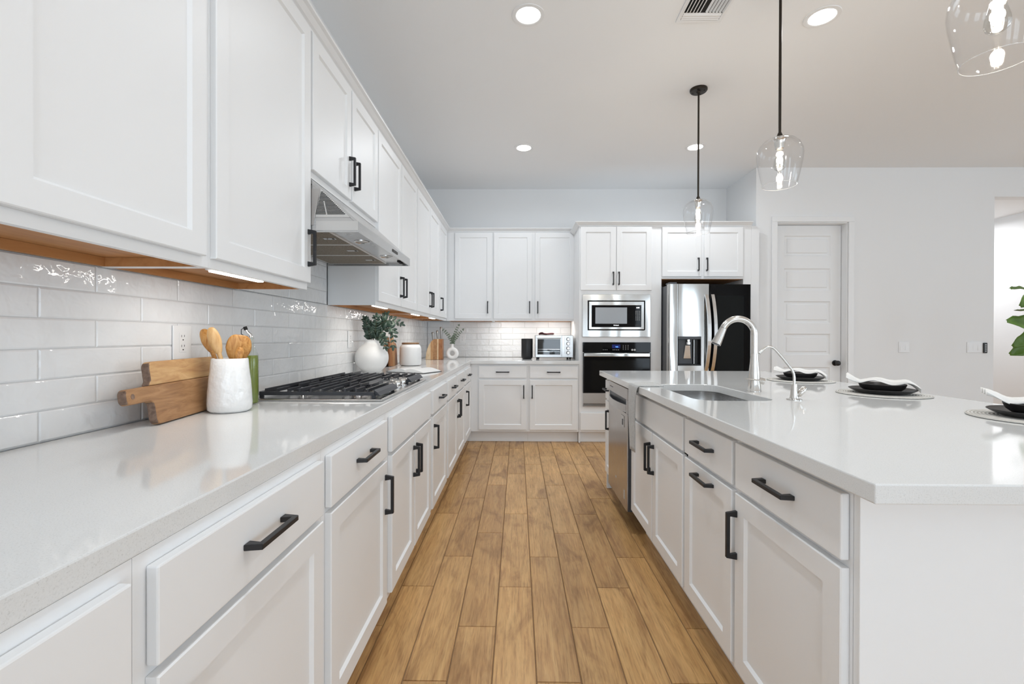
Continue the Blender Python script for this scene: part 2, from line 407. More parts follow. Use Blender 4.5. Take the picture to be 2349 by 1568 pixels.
# wall behind the camera with three tall windows, wall on the far right with two unseen windows added for light
wins = [(-1.05, .25), (.8, 2.1), (3.6, 4.9)]
bx = []; px = WX
for a, b in wins: bx.append((px, a, YREAR - .1, YREAR, 0, CEIL)); bx.append((a, b, YREAR - .1, YREAR, 2.5, CEIL)); bx.append((a, b, YREAR - .1, YREAR, 0, .2)); px = b
bx.append((px, XFAR + .1, YREAR - .1, YREAR, 0, CEIL))
flat('wall_rear', M['wall'], *bx)
fw = [(-2.7, -.5), (.5, 2.7)]; bx = []; py = YREAR
for a, b in fw: bx.append((XFAR, XFAR + .1, py, a, 0, CEIL)); bx.append((XFAR, XFAR + .1, a, b, 2.5, CEIL)); bx.append((XFAR, XFAR + .1, a, b, 0, .4)); py = b
bx.append((XFAR, XFAR + .1, py, YR + .12, 0, CEIL))
flat('wall_far_right', M['wall'], *bx)
def window(i, a, b, z0, z1, rear):
    mb = MB(); f = .05
    def bb(u0, u1, za, zb):
        if rear: mb.box(u0, u1, YREAR - .07, YREAR - .02, za, zb)
        else: mb.box(XFAR + .02, XFAR + .07, u0, u1, za, zb)
    bb(a, b, z0, z0 + f); bb(a, b, z1 - f, z1); bb(a, a + f, z0 + f, z1 - f); bb(b - f, b, z0 + f, z1 - f); bb((a + b) / 2 - .025, (a + b) / 2 + .025, z0 + f, z1 - f)
    o = struct(mb.build('window_%d' % i, M['trim']))
    g = MB()
    if rear: g.box(a + f, b - f, YREAR - .047, YREAR - .043, z0 + f, z1 - f)
    else: g.box(XFAR + .043, XFAR + .047, a + f, b - f, z0 + f, z1 - f)
    g.build('pane', M['pane'], o)
for i, (a, b) in enumerate(wins): window(i + 1, a, b, .2, 2.5, True)
for i, (a, b) in enumerate(fw): window(i + 4, a, b, .4, 2.5, False)  # far right pair is unseen, added to let in more light
# baseboards
flat('baseboard_right', M['trim'], (XRET, DX0 - .062, YR - .014, YR - .0005, 0.001, .13), (DX1 + .062, OX0, YR - .014, YR - .0005, 0.001, .13), bevel=.003)
# door casing
flat('trim_1', M['trim'], (DX0 - .06, DX0, YR - .018, YR - .0005, .001, DZ), (DX1, DX1 + .062, YR - .018, YR - .0005, .001, DZ), (DX0 - .06, DX1 + .062, YR - .018, YR - .0005, DZ, DZ + .062), bevel=.004)
flat('trim_2', M['trim'], (DX0, DX0 + .012, YR, YR + .12, .001, DZ), (DX1 - .012, DX1, YR, YR + .12, .001, DZ), (DX0 + .012, DX1 - .012, YR, YR + .12, DZ - .012, DZ), bevel=.002)
# pantry door: five recessed panels
def pantry_door():
    mb = MB(); bm = mb.bm; x0, x1, y, z0, z1 = DX0 + .016, DX1 - .018, YR + .085, .012, DZ - .02
    xa, xb = x0 + .115, x1 - .115
    rows = [(.13, .48), (.617, .843), (.989, 1.219), (1.34, 1.593), (1.711, 1.965), (2.109, 2.338)]
    rows = [(.16, .455), (.60, .845), (.985, 1.225), (1.345, 1.595), (1.715, 1.968), (2.108, 2.34)]
    rows = rows[1:]; rows[0] = (.25, .845)
    zs = [z0] + [q for r in rows for q in r] + [z1]
    def q(a, b, c, d, yy=y): mb.quad([(a, yy, c), (b, yy, c), (b, yy, d), (a, yy, d)])
    q(x0, xa, z0, z1); q(xb, x1, z0, z1)
    for i in range(0, len(zs), 2): q(xa, xb, zs[i], zs[i + 1])
    for za, zb in rows:
        L0 = [(xa, y, za), (xb, y, za), (xb, y, zb), (xa, y, zb)]
        def ins(i, dy): return [(xa + i, y + dy, za + i), (xb - i, y + dy, za + i), (xb - i, y + dy, zb - i), (xa + i, y + dy, zb - i)]
        L1, L2, L3 = ins(.012, .012), ins(.032, .012), ins(.042, .004)
        for A, B_ in ((L0, L1), (L1, L2), (L2, L3)):
            for k in range(4): mb.quad([A[k], A[(k + 1) % 4], B_[(k + 1) % 4], B_[k]])
        mb.quad(L3)
    # edges and back
    yb = y + .035
    mb.quad([(x0, yb, z0), (x0, yb, z1), (x1, yb, z1), (x1, yb, z0)])
    mb.quad([(x0, y, z0), (x0, y, z1), (x0, yb, z1), (x0, yb, z0)]); mb.quad([(x1, y, z0), (x1, yb, z0), (x1, yb, z1), (x1, y, z1)])
    mb.quad([(x0, y, z1), (x1, y, z1), (x1, yb, z1), (x0, yb, z1)]); mb.quad([(x0, y, z0), (x0, yb, z0), (x1, yb, z0), (x1, y, z0)])
    bmesh.ops.remove_doubles(bm, verts=bm.verts, dist=1e-5)
    d = struct(mb.build('door_1', M['trim']), 'white five-panel pantry door with black knob')
    k = MB(); R = Matrix.Rotation(pi / 2, 3, 'X')
    k.lathe([(.0, 0), (.032, 0), (.032, .008), (.012, .012), (.011, .028), (.022, .034), (.030, .046), (.028, .06), (.014, .068), (.0005, .069)], (x1 - .062, y, .893), 24, mtx=R)
    k.build('door_knob', M['black'], d, smooth=40)
pantry_door()

# ------------------------------------------------------------------ backsplash
def tiles(name, label, mapf, regions, joint, rows_z0=ZC + .0015, h=.0763, l=.307):
    mb = MB(); bm = mb.bm; g = .0014
    for (a0, a1, z0, z1) in regions:
        r0 = int(round((z0 - rows_z0) / h)); r1 = int(math.ceil((z1 - rows_z0) / h - 1e-6))
        for r in range(r0, r1):
            za, zb = rows_z0 + r * h, min(rows_z0 + (r + 1) * h, z1)
            off = joint + (l / 2 if r % 2 else 0)
            k = int(math.floor((a0 - off) / l))
            while off + k * l < a1:
                ua, ub = max(off + k * l, a0), min(off + (k + 1) * l, a1); k += 1
                if ub - ua < .006 or zb - za < .006: continue
                A = (ua + g, ub - g, za + g, zb - g); e = .0035; d = [.0005 * random.uniform(-1, 1) for _ in range(4)]
                lo = [bm.verts.new(mapf(*p)) for p in ((A[0], -.007, A[2]), (A[1], -.007, A[2]), (A[1], -.007, A[3]), (A[0], -.007, A[3]))]
                md = [bm.verts.new(mapf(*p)) for p in ((A[0], -.002, A[2]), (A[1], -.002, A[2]), (A[1], -.002, A[3]), (A[0], -.002, A[3]))]
                hi = [bm.verts.new(mapf(*p)) for p in ((A[0] + e, d[0], A[2] + e), (A[1] - e, d[1], A[2] + e), (A[1] - e, d[2], A[3] - e), (A[0] + e, d[3], A[3] - e))]
                bm.faces.new(hi)
                for q, w in ((lo, md), (md, hi)):
                    for i in range(4): bm.faces.new([q[i], q[(i + 1) % 4], w[(i + 1) % 4], w[i]])
        # grout sheet behind
        p = [mapf(a0, -.0085, z0), mapf(a1, -.0085, z0), mapf(a1, -.0085, z1), mapf(a0, -.0085, z1)]
        q = [mapf(a0, -.0022, z0), mapf(a1, -.0022, z0), mapf(a1, -.0022, z1), mapf(a0, -.0022, z1)]
        fs = bm.faces[:]
        pv = [bm.verts.new(x) for x in p]; qv = [bm.verts.new(x) for x in q]
        ff = [bm.faces.new(qv), bm.faces.new(pv[::-1])] + [bm.faces.new([pv[i], pv[(i + 1) % 4], qv[(i + 1) % 4], qv[i]]) for i in range(4)]
        for f in ff: f.material_index = 1
    o = mb.build(name, M['tile']); o.data.materials.append(M['grout'])
    return tag(o, label, 'backsplash')
HOODY = (1.895, 2.815)
tiles('backsplash', 'glossy white subway tile backsplash running along the left wall behind the cooktop', lambda u, d, z: (XW + d, u, z),
      [(.0, 5.926, ZC + .0015, 1.374), (HOODY[0] + .012, HOODY[1] - .012, ZC + .0015 + 6 * .0763, 1.84)], 1.108)
tiles('backsplash', 'glossy white subway tile backsplash on the back wall behind the toaster oven', lambda u, d, z: (u, YB - d, z), [(XW + .003, .682, ZC + .0015, 1.374)], -.371)

# ------------------------------------------------------------------ base cabinets on the left
LF = -.523           # frame plane, left run
PL = faceL(LF)
DRB, DRT = .715, .857; DOB, DOT = .147, .700; FRB = .125
def base_body(P, u0, u1, depth, parent, toe=.075, solid=True, kick=True, filler=None):
    mb = MB()
    if solid: fbox(mb, P, u0, u1, -depth, 0, FRB, ZU - .0008)
    else:
        fbox(mb, P, u0, u0 + .018, -depth, -.019, FRB, ZU - .0008); fbox(mb, P, u1 - .018, u1, -depth, -.019, FRB, ZU - .0008)
        fbox(mb, P, u0 + .018, u1 - .018, -depth, -.019, FRB, FRB + .018)
        fbox(mb, P, u0, u1, -.019, 0, FRB, DOB + .02); fbox(mb, P, u0, u1, -.019, 0, DOT - .02, DRB + .02); fbox(mb, P, u0, u1, -.019, 0, DRT - .02, ZU - .0008)
        fbox(mb, P, u0, u0 + .04, -.019, 0, DOB + .02, DRT - .02); fbox(mb, P, u1 - .04, u1, -.019, 0, DOB + .02, DRT - .02)
    mb.build('carcass', M['paint'], parent)
    if kick:
        k = MB(); fbox(k, P, u0, u1, -toe - .018, -toe, .001, FRB - .001); k.build('toe_kick', M['paint'], parent)
DEPL = abs(XW - LF) - .002
HV = lambda z1: z1 - .02 - HL / 2   # centre of a vertical pull hanging from the top of a door
def lbase(u0, u1, label, drawers, doors, group='white base cabinets along the left wall', solid=True):
    t = thing('base_cabinet', label, 'cabinet', PL((u0 + u1) / 2, -.3, 0), group)
    base_body(PL, u0 + .0004, u1 - .0004, DEPL, t, solid=solid)
    for a, b, h in drawers:
        d = slab(PL, a, b, DRB, DRT, t)
        if h: handle(PL, (a + b) / 2, (DRB + DRT) / 2 + .004, False, d)
    for a, b, hu in doors:
        d = shaker(PL, a, b, DOB, DOT, t)
        if hu is not None: handle(PL, hu, .577, True, d)
    return t
lbase(.02, .617, 'white base cabinet nearest the camera, cut off by the bottom left corner', [(.05, .596, True)], [(.05, .596, .08)])
lbase(.617, 1.216, 'white base cabinet with the large near drawer pull, below the cutting board', [(.639, 1.191, True)], [(.639, 1.191, .67)])
lbase(1.216, 1.812, 'white drawer-over-door base cabinet just in front of the gas cooktop', [(1.241, 1.777, True)], [(1.241, 1.777, 1.748)])
lbase(1.812, 2.71, 'white base cabinet under the gas cooktop with blank drawer front and two doors', [(1.847, 2.672, False)], [(1.847, 2.246, 2.222), (2.262, 2.672, 2.286)])
lbase(2.71, 3.319, 'narrow white base cabinet just past the cooktop, pull on its near edge', [(2.745, 3.285, True)], [(2.745, 3.285, 2.772)])
lbase(3.319, 4.43, 'white base cabinet below the round canister with two drawers and two doors', [(3.352, 3.83, True), (3.895, 4.40, True)], [(3.352, 3.866, 3.84), (3.884, 4.40, 3.91)])
lbase(4.43, 5.09, 'white corner base cabinet at the far end of the left run', [(4.465, 4.965, True)], [(4.465, 4.965, 4.50)])

# base cabinets on the back wall
PB = faceB(5.128)
def bbase(u0, u1, label, dr, do, hu):
    t = thing('base_cabinet', label, 'cabinet', PB((u0 + u1) / 2, -.3, 0), 'white base cabinets along the back wall')
    base_body(PB, u0 + .0004, u1 - .0004, YB - 5.128 - .002, t, toe=.07)
    d = slab(PB, *dr, .7235, .857, t); handle(PB, (dr[0] + dr[1]) / 2 + .0, .79, False, d)
    d = shaker(PB, *do, DOB, .702, t); handle(PB, hu, .57, True, d)
bbase(LF + .0015, .117, 'white base cabinet in the back left corner below the donut vase', (-.431, .099), (-.431, .099), .069)
bbase(.117, .681, 'white base cabinet below the toaster oven, left of the wall oven', (.137, .665), (.137, .665), .163)
# blind corner body behind both runs
t = thing('corner_cabinet', 'blind white corner box filling the back left corner under the countertop', 'cabinet', (-.85, 5.5, 0))
mb = MB(); mb.box(XW + .002, LF - .0005, 5.0905, YB - .002, FRB, ZU - .0008); mb.build('carcass', M['paint'], t)
mb = MB(); mb.box(XW + .002, LF - .06, 5.0905, YB - .002, .001, FRB - .001); mb.box(LF - .0598, LF + .001, 5.198, 5.216, .001, FRB - .001); mb.build('toe_kick', M['paint'], t)

# ------------------------------------------------------------------ countertops
def plate(name, outline, hole, z0, z1, m, bev=.003):
    bm = bmesh.new(); loops = []
    for pts in ([outline] + ([hole] if hole else [])):
        vv = [bm.verts.new((x, y, z1)) for x, y in pts]; loops.append([bm.edges.new((vv[i], vv[(i + 1) % len(vv)])) for i in range(len(vv))])
    bmesh.ops.triangle_fill(bm, use_beauty=True, use_dissolve=False, edges=[e for l in loops for e in l])
    r = bmesh.ops.extrude_face_region(bm, geom=bm.faces[:])
    for v_ in [g for g in r['geom'] if isinstance(g, bmesh.types.BMVert)]: v_.co.z = z0
    bmesh.ops.recalc_face_normals(bm, faces=bm.faces)
    mb = MB(); mb.bm.free(); mb.bm = bm
    return mb.build(name, m, None, bevel=bev, segs=2, bang=50, normals=False)
o = plate('countertop', [(XW + .0008, -.05), (-.52, -.05), (-.52, 5.09), (.6815, 5.09), (.6815, YB - .001), (XW + .0008, YB - .001)], None, ZU, ZC, M['quartz'])
tag(o, 'L-shaped white quartz countertop along the left and back walls', 'countertop')

# ------------------------------------------------------------------ island
IF = .701; PI_ = faceI(IF)
IX1 = 1.93; IY0, IY1 = .8354, 3.6348
HX0, HX1, HY0, HY1 = .757, 1.092, 1.925, 2.59
def rrect(x0, x1, y0, y1, r, n=8):
    p = []
    for cx, cy, a in ((x1 - r, y1 - r, 0), (x0 + r, y1 - r, 90), (x0 + r, y0 + r, 180), (x1 - r, y0 + r, 270)):
        for k in range(n + 1):
            t_ = radians(a + 90 * k / n); p.append((cx + r * cos(t_), cy + r * sin(t_)))
    return p
o = plate('countertop', [(.645, IY0), (IX1, IY0), (IX1, IY1), (.645, IY1)], rrect(HX0, HX1, HY0, HY1, .085), ZU, ZC, M['quartz'])
tag(o, 'large white quartz island countertop with the undermount sink', 'countertop')
IDEP = .60
def ibase(u0, u1, label, drawers, doors, solid=True):
    t = thing('base_cabinet', label, 'cabinet', PI_((u0 + u1) / 2, -.3, 0), 'white island cabinets facing the aisle')
    base_body(PI_, u0 + .0004, u1 - .0004, IDEP, t, solid=solid)
    for a, b, h in drawers:
        d = slab(PI_, a, b, DRB - .004, DRT - .005, t)
        if h: handle(PI_, (a + b) / 2, .785, False, d)
    for a, b, hu, hz, vert in doors:
        d = shaker(PI_, a, b, DOB, DOT - .005, t)
        handle(PI_, hu, hz, vert, d)
    return t
ibase(.966, 1.4595, 'white island cabinet with drawer and door at the near end of the island', [(.976, 1.449, True)], [(.976, 1.449, 1.436, .567, True)])
ibase(1.4595, 1.896, 'white island cabinet with pull-out front and horizontal pull, second from near end', [(1.472, 1.883, True)], [(1.472, 1.883, 1.6775, .663, False)])
t = ibase(1.896, 2.776, 'white island sink cabinet with blank front and two doors', [(1.909, 2.762, False)], [(1.909, 2.330, 2.306, .567, True), (2.342, 2.762, 2.368, .567, True)], solid=False)
ibase(3.352, 3.60, 'narrow white island cabinet beyond the dishwasher at the far end', [(3.362, 3.575, True)], [(3.362, 3.575, 3.41, .567, True)])
# island body behind the cabinets, with finished near end and seating side
t = thing('island_panel', 'plain white finished panels closing the island near end and seating side', 'island', (1.4, 2.2, 0))
mb = MB(); mb.box(IF, 1.62, .947, .9655, .001, ZU - .0008); mb.build('end_panel', M['paint'], t, bevel=.001, segs=1)
mb = MB(); mb.box(1.602, 1.62, .966, 3.60, .001, ZU - .0008); mb.build('back_panel', M['paint'], t)
mb = MB(); mb.box(IF, 1.62, 3.6005, 3.618, .001, ZU - .0008); mb.build('end_panel', M['paint'], t)
mb = MB(); mb.box(1.3022, 1.6015, .966, 3.60, .001, ZU - .0008); mb.build('core', M['paint'], t)

# dishwasher
t = thing('dishwasher', 'stainless dishwasher with recessed handle set into the island', 'dishwasher', (.95, 3.06, 0))
dy0, dy1 = 2.785, 3.345; XD = .6626
mb = MB(); mb.box(.70, 1.30, 2.778, 3.351, .128, ZU - .003); mb.build('tub', M['greyplastic'], t)
mb = MB(); mb.box(.78, .80, 2.78, 3.35, .001, .127); mb.build('kick_plate', M['blackplastic'], t)
mb = MB(); mb.box(XD + .008, .6995, dy0, dy1, .124, .868); mb.build('door_edge', M['greyplastic'], t)
dz1, pz0, pz1 = .868, .715, .80     # handle pocket between pz0 and pz1
mb = MB(); mb.box(XD, XD + .0078, dy0, dy1, .124, pz0 - .0002)
mb.box(XD, XD + .0078, dy0, dy1, pz1, dz1); mb.box(XD, XD + .0078, dy0, dy0 + .03, pz0, pz1); mb.box(XD, XD + .0078, dy1 - .03, dy1, pz0, pz1)
door = mb.build('door', M['dwsteel'], t, bevel=.0012, segs=1)
mb = MB()   # bowed handle bar in front of the pocket
n = 14
for i in range(n):
    def pt(k): 
        s = k / n; return dy0 + .03 + s * (dy1 - dy0 - .06), XD - .004 - .024 * sin(pi * s)
    (ya, xa), (yb, xb) = pt(i), pt(i + 1)
    mb.hexa([(xa, ya, .722), (xa + .006, ya, .722), (xb + .006, yb, .722), (xb, yb, .722), (xa, ya, .768), (xa + .006, ya, .768), (xb + .006, yb, .768), (xb, yb, .768)])
mb.build('handle', M['steel'], door, smooth=30)
mb = MB(); mb.box(XD - .003, XD - .0002, 2.86, 2.945, .62, .69); pl = mb.build('magnet', M['steel'], t, bevel=.001, segs=1); tag(pl, 'small square silver magnet')
mb = MB(); mb.box(XD - .005, XD - .0032, 2.885, 2.905, .632, .668); mb.build('slider', M['greyplastic'], pl)
mb = MB(); mb.box(XD - .0008, XD - .0001, 3.20, 3.30, .832, .838); mb.build('badge', M['blackplastic'], door)
mb = MB()
mb.box(XD - .0007, XD - .0001, 2.845, 2.866, .18, .235)
mb.build('energy_mark', M['greyprint'], door)
mb = MB(); mb.box(XD - .0007, XD - .0001, 3.08, 3.105, .24, .252); mb.build('maker_mark', M['greyprint'], door)

# sink
t = thing('sink', 'undermount stainless steel sink bowl in the island', 'sink', ((HX0 + HX1) / 2, 2.26, .70))
mb = MB(); bm = mb.bm
def ring(x0, x1, y0, y1, r, z): return [bm.verts.new((x, y, z)) for x, y in rrect(x0, x1, y0, y1, r, 8)]
e = .004
loops = [ring(HX0 - .02, HX1 + .02, HY0 - .02, HY1 + .02, .10, ZU - .0012), ring(HX0 - e, HX1 + e, HY0 - e, HY1 + e, .085, ZU - .0012), ring(HX0 - e, HX1 + e, HY0 - e, HY1 + e, .085, .73),
         ring(HX0 + .02, HX1 - .02, HY0 + .02, HY1 - .02, .075, .700), ring(HX0 + .12, HX1 - .12, HY0 + .2, HY1 - .2, .04, .697)]
for a, b in zip(loops, loops[1:]):
    for k in range(len(a)): bm.faces.new([a[k], a[(k + 1) % len(a)], b[(k + 1) % len(a)], b[k]])
bm.faces.new(loops[-1]); o = mb.build('bowl', M['steel'], t, smooth=50)
mb = MB(); mb.lathe([(.045, 0), (.045, .003), (.03, .002), (.028, -.003)], ((HX0 + HX1) / 2, 2.26, .6985), 24); mb.build('drain', M['chrome'], t, smooth=40)

# faucet
def circ(c, r, a0, a1, n, y): return [(c[0] + r * cos(radians(a0 + (a1 - a0) * k / n)), y, c[1] + r * sin(radians(a0 + (a1 - a0) * k / n))) for k in range(n + 1)]
fx, fy = 1.159, 2.267
t = thing('faucet', 'tall brushed nickel gooseneck pull-down faucet standing behind the island sink', 'faucet', (fx, fy, ZC))
mb = MB(); mb.lathe([(.0315, .0005), (.0315, .004), (.030, .006), (.0275, .05), (.0255, .085), (.0215, .12), (.0178, .16), (.0165, .186)], (fx, fy, ZC), 28); mb.build('body', M['nickel'], t, smooth=40)
pts = [(fx, fy, 1.1035), (fx, fy, 1.15), (fx, fy, 1.192)] + circ((1.0795, 1.192), .0795, 0, 155, 22, fy)[1:]
mb = MB(); mb.tube(pts, .0155, 20); neck = mb.build('neck', M['nickel'], t, smooth=40)
ex, ez = pts[-1][0], pts[-1][2]; dirx, dirz = -sin(radians(155)), cos(radians(155))
p1 = (ex + dirx * .001, fy, ez + dirz * .001); p2 = (ex + dirx * .085, fy, ez + dirz * .085)
mb = MB(); mb.tube([p1, (ex + dirx * .01, fy, ez + dirz * .01), p2], [.0158, .0165, .0235], 20); sp = mb.build('spray_head', M['nickel'], t, smooth=40)
mb = MB(); mb.tube([(p2[0] + dirx * .0003, fy, p2[2] + dirz * .0003), (p2[0] + dirx * .003, fy, p2[2] + dirz * .003)], .019, 20); mb.build('nozzle', M['greyplastic'], sp, smooth=40)
mb = MB(); mb.tube([(fx + .02, fy, .972), (fx + .046, fy - .004, .965)], .0155, 18); hub = mb.build('valve', M['nickel'], t, smooth=40)
mb = MB(); mb.tube([(fx + .035, fy - .012, .973), (fx - .01, fy - .035, .976), (fx - .062, fy - .045, .982)], [.0075, .006, .0045], 12, flat=(.6, 1)); mb.build('lever', M['nickel'], t, smooth=40)

tx, ty = 1.175, 1.968
t = thing('filter_tap', 'slim chrome filtered water tap to the right of the tall faucet', 'tap', (tx, ty, ZC))
mb = MB(); mb.lathe([(.030, .0005), (.030, .003), (.017, .006), (.0155, .012), (.0125, .045), (.0105, .066)], (tx, ty, ZC), 24); mb.build('body', M['nickel'], t, smooth=40)
pts = [(tx, ty, .983), (tx, ty, 1.012), (tx - .003, ty, 1.028), (tx - .011, ty, 1.046), (tx - .045, ty, 1.089), (tx - .081, ty, 1.130), (tx - .093, ty, 1.139), (tx - .105, ty, 1.1425), (tx - .118, ty, 1.140), (tx - .132, ty, 1.130), (tx - .148, ty, 1.113)]
mb = MB(); mb.tube(pts, .0052, 12); mb.build('spout', M['nickel'], t, smooth=40)
mb = MB(); mb.tube([(tx + .012, ty, .935), (tx + .024, ty - .003, .944)], .009, 14)
mb.lathe([(.0005, -.016), (.013, -.012), (.017, 0), (.013, .012), (.0005, .016)], (tx + .028, ty - .004, .952), 20, sx=.75, sy=1.0, mtx=Matrix.Rotation(radians(38), 3, 'Y') @ Matrix.Diagonal((1.0, 1.0, 1.7))); mb.build('lever', M['nickel'], t, smooth=50)

# towel over the island edge
def towel_mesh():
    prof = [(.775, ZC + .004), (.73, ZC + .0045), (.69, ZC + .004), (.652, ZC + .005), (.641, ZC + .003), (.6355, ZC - .006), (.634, ZC - .03), (.633, .83), (.632, .75), (.634, .66), (.636, .56)]
    def fn(u, v):
        k = u * (len(prof) - 1); i = min(int(k), len(prof) - 2); f = k - i
        x = prof[i][0] * (1 - f) + prof[i + 1][0] * f; z = prof[i][1] * (1 - f) + prof[i + 1][1] * f
        wdt = .175 if u < .5 else .175 - .075 * (u - .5) / .5
        y = 2.535 + (v - .5) * wdt
        if u > .45: x += -.004 * (1 + sin(v * 14 + u * 3)) * min(1, (u - .45) * 4)
        return (x, y, z)
    mb = MB(); mb.grid(fn, 40, 16); return mb
o = towel_mesh().build('hand_towel', M['towel'], None, smooth=80, solid=.006, wl=(.63, 2.535, .56)); tag(o, 'grey dish towel draped over the island edge between dishwasher and sink cabinet', 'towel')

# ------------------------------------------------------------------ wall cabinets
UF = -.8736; PU = faceL(UF); UZ = 1.373; UDB, UDT = 1.400, 2.447; UTOP = 2.458
def upper(P, depth, u0, u1, label, doors, group, zb=UZ, db=UDB, dt=UDT, top=UTOP, wood=True, hz=1.54, endL=True, endR=True):
    t = thing('wall_cabinet', label, 'cabinet', P((u0 + u1) / 2, -.15, zb), group)
    u0 += .0004; u1 -= .0004
    mb = MB(); r = .030
    fbox(mb, P, u0, u1, -depth, 0, zb + r, top)
    fbox(mb, P, u0, u1, -.019, 0, zb, zb + r)
    fbox(mb, P, u0, u0 + .014, -depth, -.019, zb, zb + r); fbox(mb, P, u1 - .014, u1, -depth, -.019, zb, zb + r)
    mb.build('carcass', M['paint'], t)
    if wood:
        w = MB(); e = .0006
        fbox(w, P, u0 + .0145, u1 - .0145, -depth + .001, -.0195, zb + r - .004, zb + r - e)
        fbox(w, P, u0 + .0145, u0 + .0175, -depth + .001, -.0195, zb + .001, zb + r - .0045); fbox(w, P, u1 - .0175, u1 - .0145, -depth + .001, -.0195, zb + .001, zb + r - .0045)
        fbox(w, P, u0 + .018, u1 - .018, -depth + .001, -depth + .014, zb + .001, zb + r - .0045)
        tag(w.build('underside', M['honey'], t), 'unpainted honey maple underside')
    for a, b, hu in doors:
        d = shaker(P, a, b, db, dt, t)
        if hu is not None: handle(P, hu, hz, True, d)
    return t
DU = abs(XW - UF) - .002
G = 'white wall cabinets along the left wall'
upper(PU, DU, .70, 1.289, 'large white wall cabinet nearest the camera, filling the top left corner', [(.745, 1.256, None)], G)
upper(PU, DU, 1.289, 1.898, 'white wall cabinet just left of the range hood, pull beside the hood', [(1.296, 1.892, 1.866)], G)
upper(PU, DU, 1.898, 2.812, 'short white two-door wall cabinet above the range hood', [(1.912, 2.352, 2.325), (2.371, 2.803, 2.398)], G, zb=1.848, db=1.876, hz=2.015, wood=False)
upper(PU, DU, 2.812, 3.912, 'white two-door wall cabinet just past the range hood, above the round vase', [(2.822, 3.37, 3.335), (3.388, 3.903, 3.425)], G)
upper(PU, DU, 3.912, 5.03, 'white two-door wall cabinet on the left wall above the canister', [(3.93, 4.475, 4.44), (4.495, 5.018, 4.53)], G)
upper(PU, DU, 5.03, 5.605, 'white single-door wall cabinet at the far end of the left wall', [(5.045, 5.55, 5.09)], G)
PUB = faceB(5.626); DUB = YB - 5.626 - .002
G = 'white wall cabinets on the back wall'
upper(PUB, DUB, UF + .0005, -.306, 'white single-door wall cabinet in the back left corner above the donut vase', [(-.768, -.318, -.366)], G, wood=True)
upper(PUB, DUB, -.306, .694, 'white two-door wall cabinet above the toaster oven', [(-.295, .174, .144), (.21, .686, .243)], G, wood=True)

def crown_profile():   # (out, up)
    return [(0, 0), (.006, 0), (.008, .008), (.018, .014), (.034, .030), (.048, .034), (.050, .042), (0, .042)]
def crown(path, z, name, label):
    """path: list of (x, y, nx, ny) corners with mitred outward offsets"""
    mb = MB(); bm = mb.bm; prof = crown_profile(); rings = []
    for x, y, nx, ny in path: rings.append([bm.verts.new((x + nx * o_, y + ny * o_, z + u_)) for o_, u_ in prof])
    for a, b in zip(rings, rings[1:]):
        for k in range(len(prof)): bm.faces.new([a[k], a[(k + 1) % len(prof)], b[(k + 1) % len(prof)], b[k]])
    bm.faces.new(rings[0]); bm.faces.new(rings[-1][::-1])
    o = mb.build(name, M['paint']); return tag(o, label, 'molding')
crown([(UF, .70, 1, 0), (UF, 5.626, 1, -1), (.6935, 5.626, 0, -1)], UTOP + .0005, 'crown_molding', 'white crown molding running along the tops of the left and back wall cabinets')
crown([(.683, 5.60, -1, 0), (.683, 5.128, -1, -1), (2.582, 5.128, 0, -1)], 2.4125, 'crown_molding', 'white crown molding topping the oven tower and refrigerator cabinet')

# under-cabinet lights
def ul(x0, x1, y0, y1, label, zl=1.3708):
    t = thing('cabinet_light', label, 'light', ((x0 + x1) / 2, (y0 + y1) / 2, 1.396), 'slim lights under the left wall cabinets')
    z1 = UZ + .0255
    mb = MB(); mb.box(x0, x1, y0, y1, zl + .0044, z1); mb.build('housing', M['whiteplastic'], t, bevel=.001, segs=1)
    mb = MB(); mb.box(x0 + .003, x1 - .003, y0 + .012, y1 - .012, zl, zl + .0042); mb.build('diffuser', M['strip'], t)
    l = bpy.data.lights.new('strip_light', 'AREA'); l.shape = 'RECTANGLE'; l.size = x1 - x0; l.size_y = y1 - y0; l.energy = .55 if y1 - y0 > .1 else 1.1; l.color = (1, .97, .92)
    o = bpy.data.objects.new('strip_light', l); COL.objects.link(o); o.parent = t; o.location = Vector(((x0 + x1) / 2, (y0 + y1) / 2, zl - .001)) - t.location
for x0, x1, y0, y1, lb in ((-.922, -.896, 1.345, 1.628, 'thin lit strip under the cabinet left of the range hood'), (-.922, -.896, 2.875, 3.18, 'lit strip under the cabinet just past the range hood'),
                           (-.922, -.896, 3.935, 4.22, 'lit strip under the cabinet above the canister'), (-.922, -.896, 4.74, 5.005, 'farthest lit strip under the left wall cabinets')):
    ul(x0, x1, y0, y1, lb)
ul(-.25, .05, 5.66, 5.69, 'lit strip hidden under the back wall cabinets, left of the speaker', 1.388); ul(.25, .60, 5.66, 5.69, 'lit strip hidden under the back wall cabinets, above the toaster oven', 1.388)

